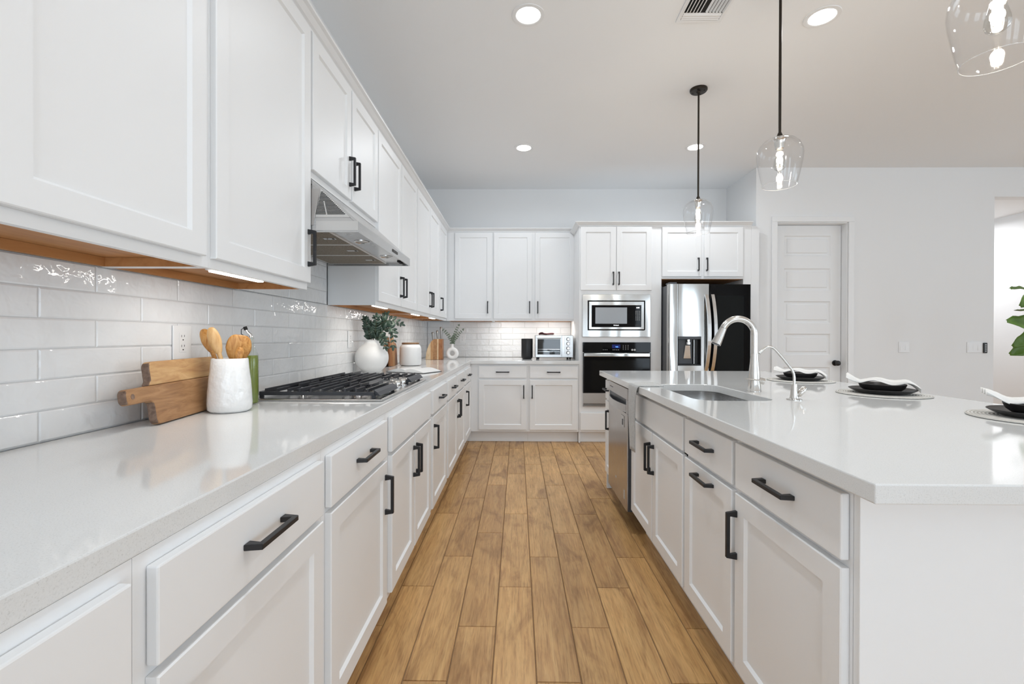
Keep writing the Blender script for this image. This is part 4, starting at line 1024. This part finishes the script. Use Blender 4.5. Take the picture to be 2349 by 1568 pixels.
def sprig(name, label, cat, group, p0, p1, p2, ll, lw, nl, m, ms, r=.0018, start=.22, along=.75, cup=.1):
    t = thing(name, label, cat, p0, group); pts = bez(p0, p1, p2, 16)
    mb = MB(); mb.tube(pts, [r * (1 - .5 * k / 16) for k in range(17)], 7); mb.build('stem', ms, t, smooth=60)
    mb = MB()
    for k in range(nl):
        f = start + (1 - start) * k / (nl - 1) * .985; q = f * 16; i = min(int(q), 15); p = pts[i].lerp(pts[i + 1], q - i); ax = (pts[min(i + 1, 16)] - pts[max(i - 1, 0)]).normalized()
        view = Vector((.3, -.95, .15)); sd = ax.cross(view).normalized()
        for sg in (1, -1):
            d = ax * along + sd * sg * random.uniform(.75, 1.05) + Vector((random.uniform(-.2, .2), random.uniform(-.35, .35), random.uniform(-.15, .15)))
            sc_ = random.uniform(.8, 1.1) * (1 - .35 * max(0, f - .6) / .4)
            leaf_shape(mb, p, d, view + Vector((random.uniform(-.5, .5), 0, random.uniform(-.5, .5))), ll * sc_, lw * sc_, cup)
    leaf_shape(mb, pts[-1], pts[-1] - pts[-2], Vector((.3, -.95, .15)), ll * .8, lw * .7, cup)
    mb.build('leaves', m, t, smooth=80, normals=False, solid=.0009)
    return t
vn = (vx + .004, vy, 1.13)
G = 'green leafy stems in the round white vase'
for lb, p1, p2, nl in (('leafy green stem arching right over the canister, from the round vase', (-.99, 3.27, 1.36), (-.825, 3.24, 1.272), 9),
                   ('drooping green stem hanging down in front of the small wooden board', (-.86, 3.23, 1.36), (-.868, 3.20, 1.115), 10),
                   ('upright green stem reaching highest, under the cabinet light', (-1.03, 3.28, 1.25), (-.935, 3.26, 1.335), 9),
                   ('green stem leaning left towards the outlet from the round vase', (-1.06, 3.26, 1.26), (-1.072, 3.22, 1.30), 8),
                   ('bushy green stem in the middle of the round vase bouquet', (-1.0, 3.24, 1.22), (-.985, 3.20, 1.315), 9),
                   ('short green stem spilling over the right rim of the round vase', (-.96, 3.22, 1.23), (-.915, 3.18, 1.11), 8),
                   ('short green stem at the left front of the round vase bouquet', (-1.05, 3.22, 1.21), (-1.035, 3.18, 1.24), 8),
                   ('dense green stem behind the others in the round vase', (-1.03, 3.30, 1.24), (-.95, 3.29, 1.26), 9)):
    sprig('leafy_stem', lb, 'greenery', G, vn, p1, p2, .046, .0125, nl, M['leaf'], M['stem'])

# small bottle-shaped board and a darker one behind it
def small_board(label, x, y0, y1, h, top, mats, lean_, th, zb=ZC + .001):
    t = thing('cutting_board', label, 'cutting board', (x, (y0 + y1) / 2, zb), 'small wooden boards behind the round vase')
    w = y1 - y0; c = 0.0; n = len(mats)
    def prof(u):   # height of outline at u in [-w/2, w/2]
        a = abs(u) / (w / 2); hn = .16
        if a < hn: return top
        f = (a - hn) / (1 - hn); return h + (top - h) * max(0, 1 - f * 2.2) ** 2.2 * .62 - (.0 if f < .6 else .05 * ((f - .6) / .4) ** 2 * h * 4)
    for i, m in enumerate(mats):
        ua, ub = -w / 2 + w * i / n, -w / 2 + w * (i + 1) / n - .0003; k = 8
        us = sorted(set([ua + (ub - ua) * j / k for j in range(k + 1)] + [s_ * w / 2 * .16 + e for s_ in (-1, 1) for e in (-.0005, .0005) if ua < s_ * w / 2 * .16 + e < ub]))
        pts_ = [(ua, .004 if i == 0 else 0), (ub, .004 if i == n - 1 else 0)] + [(u, prof(u)) for u in reversed(us)]
        mb = MB(); mb.prism(pts_, lambda u, v, ww: (x - ww - v * lean_, (y0 + y1) / 2 + u, zb + v), 0, th)
        mb.build('strip', m, t, bevel=.0015, segs=1)
small_board('dark narrow edge of a wooden board leaning behind the bottle-shaped board', -1.148, 3.965, 4.20, .19, .255, [M['acacia']], .0, .016)
small_board('bottle-shaped wooden board with light and dark strips beside the canister', -1.105, 3.985, 4.225, .205, .285, [M['acacia_red'], M['acacia_tan'], M['acacia_red']], .05, .018)

# canister
cxn, cyn = -.978, 4.19
t = thing('canister', 'white ceramic canister with flat wooden lid, behind the open cookbook', 'canister', (cxn, cyn, ZC))
mb = MB(); mb.lathe([(.080, .0008), (.092, .006), (.097, .018), (.098, .10), (.097, .155), (.093, .172), (.084, .184), (.078, .188), (.078, .193), (.07, .193)], (cxn, cyn, ZC), 48); mb.build('body', M['canister'], t, smooth=40)
mb = MB(); mb.lathe([(.076, 0), (.0785, .003), (.0785, .012), (.076, .015)], (cxn, cyn, ZC + .1935), 40); mb.build('lid', M['lidwood'], t, smooth=40)

# open book
bkx, bky = -.770, 3.42; ra = radians(-58)
t = thing('cookbook', 'open white cookbook lying on the counter beyond the cooktop', 'book', (bkx, bky, ZC + .0008)); t.rotation_euler = (0, 0, radians(-24))
def pagehalf(sg):
    mb = MB(); W2, D2 = .160, .112
    def top(u): return .006 + .030 * (sin(pi * min(1, u * .9 + .1)) ** .8) * (1 - .55 * u)
    n = 14
    prof = [(sg * W2 * k / n, top(k / n)) for k in range(n + 1)]
    poly = [(0, .0032)] + prof + [(sg * W2, .0032)]
    mb.prism(poly, lambda u, v, w: (u, w, v), -D2, D2); o = mb.build('pages', M['paper'], None, smooth=40); o.parent = t
pagehalf(1); pagehalf(-1)
mb = MB(); mb.box(-.166, .166, -.117, .117, 0, .003); o = mb.build('cover', M['blackplastic'], None, bevel=.001, segs=1); o.parent = t

# knife block with knives
t = thing('knife_block', 'curved striped wooden knife block in the back left corner', 'knife block', (-.95, 5.28, ZC))
def kfn(u, v, w): return (u, 5.23 + w, ZC + .001 + v)
n = 10; xs0, xs1, kh = -1.047, -.858, .235
def ktop(x): 
    f = (x - xs0) / (xs1 - xs0); return kh * min(1, (1 - (1 - min(1, f / .62)) ** 2) ** .6 * .90 + .10 + .02 * f) if f < .62 else kh
strips = [(xs0, xs0 + .055, M['acacia_pale']), (xs0 + .0553, xs0 + .085, M['acacia_tan']), (xs0 + .0853, xs0 + .13, M['acacia']), (xs0 + .1303, xs0 + .145, M['acacia_pale']), (xs0 + .1453, xs1, M['acacia_red'])]
for a, b, m in strips:
    pts_ = [(a, 0), (b, 0)] + [(b + (a - b) * k / n, ktop(b + (a - b) * k / n)) for k in range(n + 1)]
    mb = MB(); mb.prism(pts_, kfn, 0, .10); mb.build('strip', m, t, bevel=.001, segs=1)
for lb, x, lo, hi, dx in (('leftmost and shortest steel-handled knife in the knife block', -.966, .205, .315, -.012), ('middle steel-handled knife in the knife block', -.918, .238, .335, -.006), ('tallest steel-handled knife in the knife block, nearest the donut vase', -.879, .238, .375, -.002)):
    t = thing('kitchen_knife', lb, 'knife', (x, 5.28, ZC + lo), 'steel-handled knives in the knife block')
    z_ = ZC + lo + .002
    mb = MB(); mb.tube([(x, 5.28, z_), (x + dx * .3, 5.28, z_ + .02), (x + dx * .7, 5.28, ZC + hi - .03), (x + dx, 5.28, ZC + hi - .004), (x + dx, 5.28, ZC + hi)], [.010, .012, .014, .0145, .009], 14, flat=(1, .8)); mb.build('handle', M['knifesteel'], t, smooth=50)
    mb = MB(); mb.box(x - .006, x + .006, 5.274, 5.286, z_ - .001, z_ + .003); mb.build('bolster', M['nickel'], t)

# donut vase and eucalyptus
dvx, dvy = -.758, 5.33
t = thing('donut_vase', 'small white ring-shaped vase with eucalyptus in the back left corner', 'vase', (dvx, dvy, ZC))
mb = MB(); R1, r1 = .050, .0235; zc_ = ZC + R1 + r1 - .004
def tor(u, v): 
    a, b = 2 * pi * u, 2 * pi * v; rr = R1 + r1 * cos(b); z_ = max(zc_ + rr * sin(a), ZC + .0008)
    return (dvx + rr * cos(a), dvy + r1 * 1.15 * sin(b), z_)
mb.grid(tor, 40, 18); bmesh.ops.remove_doubles(mb.bm, verts=mb.bm.verts, dist=1e-5)
mb.build('ring', M['matteceramic'], t, smooth=70)
mb = MB(); zt = zc_ + R1 + r1
mb.lathe([(.024, -.012), (.0175, .004), (.0145, .016), (.0145, .032), (.017, .038), (.013, .038), (.011, .02)], (dvx, dvy, zt), 24); mb.build('neck', M['matteceramic'], t, smooth=60)
G = 'eucalyptus sprigs in the donut vase'; p0 = (dvx, dvy, zt + .022)
for lb, p1, p2 in (('eucalyptus sprig leaning left towards the knives, in the donut vase', (dvx - .02, dvy, 1.20), (dvx - .125, dvy - .02, 1.278)), ('tall upright eucalyptus sprig in the donut vase', (dvx + .01, dvy, 1.20), (dvx + .075, dvy, 1.312)), ('eucalyptus sprig leaning right towards the outlet, in the donut vase', (dvx + .03, dvy, 1.18), (dvx + .125, dvy - .02, 1.262)), ('short eucalyptus sprig bunched at the neck of the donut vase', (dvx + .005, dvy - .01, 1.15), (dvx + .02, dvy - .02, 1.195))):
    sprig('eucalyptus_sprig', lb, 'greenery', G, p0, p1, p2, .024, .0085, 9, M['euc'], M['stem'], r=.0014, start=.12, along=.15)

# ------------------------------------------------------------------ toaster oven, speaker
t = thing('toaster_oven', 'stainless countertop toaster oven at the right end of the back counter', 'toaster oven', (.433, 5.6, ZC))
ty0, ty1, tx0, tx1, tz0, tz1 = 5.42, 5.76, .208, .656, ZC + .022, 1.201
mb = MB(); mb.box(tx0, tx1, ty0 + .004, ty1, tz0, tz1); mb.build('body', M['steel'], t, bevel=.006)
for x_, y_ in ((tx0 + .035, ty0 + .03), (tx1 - .035, ty0 + .03), (tx0 + .035, ty1 - .03), (tx1 - .035, ty1 - .03)):
    mb = MB(); mb.lathe([(.012, .0008), (.015, .021)], (x_, y_, ZC), 16); mb.build('foot', M['blackplastic'], t, smooth=40)
da, db_ = tx0 + .012, .515
frame_sheet(da, db_, tz0 + .022, tz1 - .018, da + .014, db_ - .014, tz0 + .036, tz1 - .048, ty0 - .010, ty0 + .0035)
dr = frame_sheet(da, db_, tz0 + .022, tz1 - .018, da + .014, db_ - .014, tz0 + .036, tz1 - .048, ty0 - .010, ty0 + .0035).build('door', M['steel'], t, bevel=.002, segs=1)
mb = MB(); mb.box(da + .0142, db_ - .0142, ty0 - .004, ty0 + .0025, tz0 + .0362, tz1 - .0482); gls = mb.build('window', mat('toaster_glass', (.012, .014, .014), .03, spec=.7, coat=.1), dr)
mb = MB()
for z_ in (tz0 + .068, tz0 + .095): mb.box(da + .02, db_ - .02, ty0 - .0048, ty0 - .0042, z_, z_ + .0025)
mb.build('rack', M['chrome'], dr)
mb = MB(); mb.tube([(da + .01, ty0 - .028, tz1 - .036), (db_ - .01, ty0 - .028, tz1 - .036)], .0075, 14)
for x_ in (da + .03, db_ - .03): mb.tube([(x_, ty0 - .024, tz1 - .036), (x_, ty0 - .0105, tz1 - .034)], .005, 10)
mb.build('handle', M['steel'], dr, smooth=50)
mb = MB(); mb.box(.5195, .5215, ty0 + .001, ty0 + .0038, tz0 + .004, tz1 - .004); mb.build('seam', M['slot'], t)
mb = MB(); mb.box(.553, .634, ty0 + .0005, ty0 + .0036, tz0 + .042, tz1 - .016)
kp = mb.build('control_panel', M['dwsteel'], t, bevel=.001, segs=1)
Rk = Matrix.Rotation(pi / 2, 3, 'X')
for k in range(4):
    z_ = tz1 - .046 - k * .0535
    mb = MB(); mb.lathe([(.021, 0), (.021, .003), (.0175, .004)], (.5935, ty0, z_), 24, mtx=Rk); rg = mb.build('knob_ring', M['blackplastic'], kp, smooth=30)
    mb = MB(); mb.lathe([(.016, 0), (.0165, .014), (.014, .0165)], (.5935, ty0 - .0042, z_), 24, mtx=Rk); mb.build('knob', M['nickel'], kp, smooth=30)
mb = MB(); mb.box(.591, .596, ty0 + .002, ty0 + .0037, tz0 + .022, tz0 + .027); mb.build('indicator', M['slot'], t)
# folded mitt on top
t = thing('oven_mitt', 'folded dusty rose oven mitt lying on the toaster oven', 'mitt', (.33, 5.50, tz1))
def mitt(u, v): 
    x = .255 + .175 * u; z = tz1 + .0065 + .009 * (1 + .25 * sin(u * 9)); y = 5.45 + .13 * v
    return (x, y, z + .004 * sin(v * 5))
mb = MB(); mb.grid(mitt, 24, 10); mb.build('cloth', M['pink'], t, smooth=80, solid=.014)
mb = MB(); mb.tube([(.250, 5.45, tz1 + .009), (.268, 5.448, tz1 + .022), (.290, 5.446, tz1 + .026), (.315, 5.444, tz1 + .014), (.345, 5.444, tz1 + .010)], [.007, .014, .014, .010, .004], 14, flat=(.8, 1)); mb.build('thumb', M['maroon'], t, smooth=70)
t = thing('smart_speaker', 'black cylindrical speaker standing left of the toaster oven', 'speaker', (.112, 5.49, ZC))
mb = MB(); mb.lathe([(.050, .0008), (.062, .010), (.0685, .03), (.0685, .238), (.0675, .2405)], (.112, 5.49, ZC), 40); mb.build('body', M['blackplastic'], t, smooth=40)
mb = MB(); mb.lathe([(.066, 0), (.064, .002), (.0005, .0025)], (.112, 5.49, ZC + .2408), 40, capt=False); mb.build('top_plate', M['rubber'], t, smooth=40)

# ------------------------------------------------------------------ place settings on the island
def lathe_plate(c, prof, name, label, cat, group, m, seg=48):
    mb = MB(); mb.lathe(prof, c, seg, capb=True, capt=True); o = mb.build(name, m, None, smooth=35, wl=c); return tag(o, label, cat, group)
def napkin(c, label, k):
    """linen strip gathered in the middle and flared at its ends, laid across the bowl rim"""
    d = Vector((.79, -.61, 0)); s = Vector((.61, .79, 0)); rnd = random.Random(11 + k)
    ph = rnd.uniform(0, 6)
    def fn(u, v):
        a = (u - .5) * 2; x = a * .135; e = abs(a)
        w = .040 + .022 * max(0, e - .45) + (.010 * max(0, e - .8) * 5)
        y = (v - .5) * 2 * w
        z = .013 + .016 * (1 - e) * sin(pi * v) + .0060 * sin(v * 17 + a * 5 + ph) * (.5 + e) + .005 * sin(a * 7 + ph)
        if a > .62: z -= (a - .62) ** 1.4 * (.10 if k != 2 else .05)
        if a < -.6: z += (-.6 - a) * (.055 if k != 0 else .03)
        z = max(z, .0035) if e < .66 else z
        return Vector(c) + d * x + s * y + Vector((0, 0, z))
    mb = MB(); mb.grid(fn, 44, 22); o = mb.build('napkin', M['linen'], None, smooth=80, solid=.0022, wl=c)
    return tag(o, label, 'napkin', 'white napkins on the bowls')
for k, (px, py, w_) in enumerate(((1.725, 2.83, 'farthest'), (1.705, 2.172, 'middle'), (1.705, 1.515, 'nearest'))):
    where = ('at the far end of the island', 'in the middle of the island', 'at the right edge of the photo')[k]
    lathe_plate((px, py, ZC), [(.176, .0006), (.180, .002), (.180, .004), (.177, .0055)], 'placemat', 'round pale woven placemat ' + where, 'placemat', 'round woven placemats', M['placemat'], 64)
    z1 = ZC + .0058
    lathe_plate((px, py, z1), [(.085, .0005), (.095, .002), (.118, .013), (.129, .020), (.1285, .022), (.117, .016), (.094, .0065), (.001, .006)], 'plate', 'charcoal stoneware plate on the placemat ' + where, 'plate', 'charcoal plates', M['darkplate'])
    z2 = z1 + .0066
    lathe_plate((px, py, z2), [(.060, .0005), (.066, .003), (.083, .018), (.0905, .036), (.0895, .0375), (.081, .020), (.062, .007), (.001, .006)], 'bowl', 'charcoal stoneware bowl with a white napkin, ' + where, 'bowl', 'charcoal bowls', M['darkplate'])
    napkin((px, py, z2 + .031), 'crumpled white napkin draped over the bowl ' + where, k)

# ------------------------------------------------------------------ ceiling fixtures
def recessed(x, y, label, power=6.0, spread=125):
    t = thing('recessed_light', label, 'ceiling light', (x, y, CEIL), 'recessed ceiling lights')
    mb = MB(); mb.lathe([(.098, -.0005), (.096, -.004), (.078, -.006), (.0715, -.003), (.0715, -.0005)], (x, y, CEIL), 40, capb=False, capt=False); mb.build('trim_ring', M['trim'], t, smooth=40)
    mb = MB(); mb.lathe([(.0712, -.0022), (.0005, -.0026)], (x, y, CEIL), 40, capb=False, capt=False); mb.build('lens', M['glow'], t)
    l = bpy.data.lights.new('downlight', 'AREA'); l.shape = 'DISK'; l.size = .14; l.energy = power; l.color = (.89, .945, 1.0); l.spread = radians(spread)
    o = bpy.data.objects.new('downlight', l); COL.objects.link(o); o.parent = t; o.location = (0, 0, -.0075)
t = thing('recessed_light', 'recessed ceiling light in the hall beyond the opening, out of view', 'ceiling light', (5.7, 6.3, 2.765), 'recessed ceiling lights')  # unseen lamp added because the hall came out dark
mb = MB(); mb.lathe([(.098, -.0005), (.096, -.004), (.078, -.006), (.0715, -.003), (.0715, -.0005)], (5.7, 6.3, 2.765), 40, capb=False, capt=False); mb.build('trim_ring', M['trim'], t, smooth=40)
mb = MB(); mb.lathe([(.0712, -.0022), (.0005, -.0026)], (5.7, 6.3, 2.765), 40, capb=False, capt=False); mb.build('lens', M['glow'], t)
l = bpy.data.lights.new('downlight', 'AREA'); l.shape = 'DISK'; l.size = .14; l.energy = 16; l.color = (.97, .98, 1.0); l.spread = radians(170)
o = bpy.data.objects.new('downlight', l); COL.objects.link(o); o.parent = t; o.location = (0, 0, -.0075)
for x, y, lb in ((.058, 2.73, 'recessed ceiling light above the aisle, nearest the camera'), (.057, 4.64, 'recessed ceiling light at the far end above the aisle'),
                 (.058, .82, 'recessed ceiling light above the aisle over the viewer, out of view'), (1.80, .85, 'recessed ceiling light over the near end of the island, out of view'),  # unseen extra downlights, added as fill for the kitchen
                 (3.55, 2.745, 'recessed ceiling light right of the island, out of view'),  # another unseen downlight added as fill
                 (1.80, 2.758, 'recessed ceiling light beside the near pendant over the island'), (1.771, 4.632, 'recessed ceiling light behind the far pendant rod')):
    recessed(x, y, lb, *((6.6, 165) if y > 4 else (4.0, 130)))

def pendant(y, label, x=1.383):
    t = thing('pendant_light', label, 'pendant light', (x, y, CEIL), 'clear glass pendants over the island')
    mb = MB(); mb.lathe([(.064, -.0006), (.064, -.012), (.058, -.020), (.02, -.022), (.012, -.034), (.006, -.036)], (x, y, CEIL), 36); can = mb.build('canopy', M['bronze'], t, smooth=35)
    mb = MB()
    for a in (.9, 2.6, 4.2, 5.6): mb.lathe([(.004, 0), (.004, -.004)], (x + .042 * cos(a), y + .042 * sin(a), CEIL - .0205), 8)
    mb.build('screws', M['slot'], can)
    zr = 2.262
    mb = MB(); mb.tube([(x, y, CEIL - .0365), (x, y, zr)], .0068, 14); mb.build('rod', M['bronze'], t, smooth=50)
    mb = MB(); mb.lathe([(.008, .002), (.012, -.008), (.017, -.022), (.017, -.026)], (x, y, zr - .0005), 20); mb.build('ferrule', M['bronze'], t, smooth=40)
    mb = MB(); mb.lathe([(.030, -.027), (.031, -.036), (.026, -.042), (.024, -.060), (.020, -.085), (.0165, -.088)], (x, y, zr), 24); mb.build('socket', M['nickel'], t, smooth=40)
    # shade: rounded shoulder, tapering to an open bottom
    zt_, zb_ = 2.232, 1.985
    out = [(.030, zt_ + .001), (.05, zt_ - .002), (.075, zt_ - .014), (.096, zt_ - .036), (.108, zt_ - .066), (.1105, zt_ - .090), (.107, zt_ - .125), (.099, zt_ - .170), (.090, zt_ - .215), (.083, zb_)]
    inn = [(r - .0022, z) for r, z in reversed(out)]
    mb = MB(); mb.lathe([(r, z) for r, z in out] + [(out[-1][0] - .0011, zb_ - .0012)] + inn, (x, y, 0), 56, capb=False, capt=False); mb.build('glass_shade', M['glass'], t, smooth=50)
    mb = MB()   # polished rim of the glass
    n = 56; R_ = .0819
    ringp = [(x + R_ * cos(2 * pi * k / n), y + R_ * sin(2 * pi * k / n), zb_ - .0022) for k in range(n + 1)]
    mb.tube(ringp, .0010, 6, caps=False); mb.build('shade_rim', mat('polished_glass_edge', (.9, .9, .9), .1, trans=.5), t, smooth=60)
    zb = zr - .0885
    mb = MB(); mb.lathe([(.011, 0), (.013, -.012), (.0195, -.035), (.0275, -.068), (.0295, -.085), (.026, -.100), (.014, -.110), (.0005, -.112)], (x, y, zb), 28, capb=False, capt=False); bl = mb.build('bulb', M['bulbglass'], t, smooth=60)
    mb = MB()
    for k in range(6):
        a = 2 * pi * k / 6; mb.tube([(x + .009 * cos(a), y + .009 * sin(a), zb - .022), (x + .013 * cos(a + .5), y + .013 * sin(a + .5), zb - .082)], .0013, 6)
    mb.build('filament', M['filament'], bl)
    l = bpy.data.lights.new('bulb_light', 'POINT'); l.energy = 4; l.color = (1, .9, .76); l.shadow_soft_size = .02
    o = bpy.data.objects.new('bulb_light', l); COL.objects.link(o); o.parent = t; o.location = Vector((x, y, zb - .05)) - t.location
    return t
pendant(3.555, 'farthest clear glass pendant light over the island, dark rod in full view')
pendant(2.455, 'middle clear glass pendant light over the island')
pendant(1.350, 'nearest clear glass pendant light, cut off by the top right corner')

t = thing('ceiling_vent', 'white ceiling air register with angled slats near the top of the photo', 'air vent', (1.075, 2.56, CEIL))
vx0, vx1, vy0, vy1 = .945, 1.215, 2.34, 2.795
mb = MB()
for b in ((vx0, vx1, vy1 - .022, vy1), (vx0, vx1, vy0, vy0 + .022), (vx0, vx0 + .022, vy0 + .022, vy1 - .022), (vx1 - .022, vx1, vy0 + .022, vy1 - .022)): mb.box(b[0], b[1], b[2], b[3], CEIL - .008, CEIL - .0006)
mb.build('frame', M['trim'], t, bevel=.002, segs=1)
mb = MB(); mb.box(vx0 + .0225, vx1 - .0225, vy0 + .0225, vy1 - .0225, CEIL - .0012, CEIL - .0007); mb.build('duct', M['slot'], t)
ya, yb = vy0 + .024, vy1 - .085; xm = (vx0 + vx1) / 2
for k in range(12):
    x_ = vx0 + .031 + k * .0192 - (.004 if k < 6 else -.004); sg = -1 if k < 6 else 1
    mb = MB(); mb.hexa([(x_ - .0042, ya, CEIL - .0014), (x_ - .0032, ya, CEIL - .0014), (x_ - .0032, yb, CEIL - .0014), (x_ - .0042, yb, CEIL - .0014),
                        (x_ - .0042 + sg * .010, ya, CEIL - .0105), (x_ - .0032 + sg * .010, ya, CEIL - .0105), (x_ - .0032 + sg * .010, yb, CEIL - .0105), (x_ - .0042 + sg * .010, yb, CEIL - .0105)]); mb.build('slat', M['trim'], t)
for k in range(3):
    y_ = vy1 - .078 + k * .018
    mb = MB(); mb.hexa([(vx0 + .024, y_, CEIL - .0014), (vx1 - .024, y_, CEIL - .0014), (vx1 - .024, y_ + .001, CEIL - .0014), (vx0 + .024, y_ + .001, CEIL - .0014),
                        (vx0 + .024, y_ + .013, CEIL - .010), (vx1 - .024, y_ + .013, CEIL - .010), (vx1 - .024, y_ + .014, CEIL - .010), (vx0 + .024, y_ + .014, CEIL - .010)]); mb.build('slat', M['trim'], t)

# ------------------------------------------------------------------ right wall fittings
def switchplate(x0, x1, z0, z1, n, label):
    t = thing('light_switch', label, 'switch', ((x0 + x1) / 2, YR - .003, (z0 + z1) / 2))
    mb = MB(); mb.box(x0, x1, YR - .006, YR - .0006, z0, z1); mb.build('cover_plate', M['whiteplastic'], t, bevel=.002, segs=2)
    w = (x1 - x0) / n
    for k in range(n):
        c = x0 + w * (k + .5); mb = MB(); mb.hexa([(c - .017, YR - .0085, z0 + .026), (c + .017, YR - .0085, z0 + .026), (c + .017, YR - .0062, z0 + .026), (c - .017, YR - .0062, z0 + .026), (c - .017, YR - .0066, z1 - .026), (c + .017, YR - .0066, z1 - .026), (c + .017, YR - .0062, z1 - .026), (c - .017, YR - .0062, z1 - .026)]); mb.build('rocker', M['whiteplastic'], t)
switchplate(4.259, 4.377, 1.017, 1.135, 2, 'white double light switch on the wall right of the pantry door')
switchplate(5.012, 5.176, 1.017, 1.135, 3, 'white triple light switch near the hall opening, beside the black remote')
t = thing('wall_remote', 'small black remote control mounted on the wall beside the triple switch', 'remote', (5.211, YR - .006, 1.071))
mb = MB(); mb.box(5.190, 5.232, YR - .014, YR - .0006, 1.013, 1.129); mb.build('body', M['blackplastic'], t, bevel=.006, segs=3)
mb = MB()
for k in range(4): mb.box(5.204, 5.218, YR - .0152, YR - .0142, 1.03 + k * .023, 1.042 + k * .023)
mb.build('buttons', M['greyprint'], t)

# ------------------------------------------------------------------ leafy tree at the right edge
ptx, pty = 4.02, 3.35
t = thing('potted_tree', 'broad-leaved potted fig tree at the right edge of the photo', 'plant', (ptx, pty, 0))
mb = MB(); mb.lathe([(.13, .001), (.15, .03), (.18, .36), (.185, .38), (.172, .38), (.165, .33)], (ptx, pty, 0), 36); mb.build('pot', M['basket'], t, smooth=40)
mb = MB(); mb.lathe([(.164, 0), (.0005, .006)], (ptx, pty, .345), 24, capt=False); mb.build('soil', M['soil'], t)
trunk = bez((ptx, pty, .33), (ptx + .05, pty, .9), (ptx - .04, pty, 1.75), 14)
mb = MB(); mb.tube(trunk, [.018 - .010 * k / 14 for k in range(15)], 10); mb.build('trunk', M['bark'], t, smooth=60)
def figleaf(tip, base, w, up=(-.2, -.9, .35)):
    base, tip = Vector(base), Vector(tip); mb = MB(); d = tip - base; L_ = d.length; d.normalize(); up = Vector(up); s = d.cross(up).normalized(); nn = s.cross(d).normalized(); n = 12; vs_ = []
    for i in range(n + 1):
        f = i / n; ww = w * (sin(pi * (f ** .85) * .96 + .03) ** .75) * (1 + .10 * sin(f * 17)); c = base + d * (L_ * f) + nn * (.05 * L_ * sin(pi * f))
        vs_.append([mb.bm.verts.new(c + s * ww * q + nn * (abs(q) * ww * .22 + .004 * sin(f * 20 + q * 3))) for q in (-1, -.5, 0, .5, 1)])
    for a, b in zip(vs_, vs_[1:]):
        for j in range(4): mb.bm.faces.new([a[j], a[j + 1], b[j + 1], b[j]])
    near = min(trunk, key=lambda p: (p - base).length); mid = (near + base) / 2 + Vector((0, 0, -.02))
    mb2 = MB(); mb2.tube([near, mid, base], .0028, 6)
    o = mb.build('leaf', M['figleaf'], t, smooth=80, normals=False, solid=.0012)
    mb2.build('leaf_stalk', M['stem'], o, smooth=60)
figleaf((3.512, pty, 1.302), (3.80, pty + .02, 1.235), .075, (-.1, -.8, .6))
figleaf((3.535, pty, 1.535), (3.82, pty + .05, 1.50), .050, (0, -.35, .9))
figleaf((3.575, pty - .03, 1.405), (3.80, pty, 1.56), .062, (-.4, -.9, .1))
figleaf((3.575, pty + .02, 1.12), (3.78, pty, 1.26), .052, (-.3, -.9, .1))
figleaf((3.64, pty + .1, 1.06), (3.88, pty + .03, 1.18), .06)
for k in range(13):
    a = k * 2.4; z_ = .95 + .065 * k; r = .14; b = (ptx + r * cos(a) * .7 + .02, pty + r * sin(a), z_)
    if cos(a) < -.35: continue
    figleaf((ptx + .40 * cos(a) + .02, pty + .36 * sin(a), z_ + .06), b, .07, (0, -.2, 1))
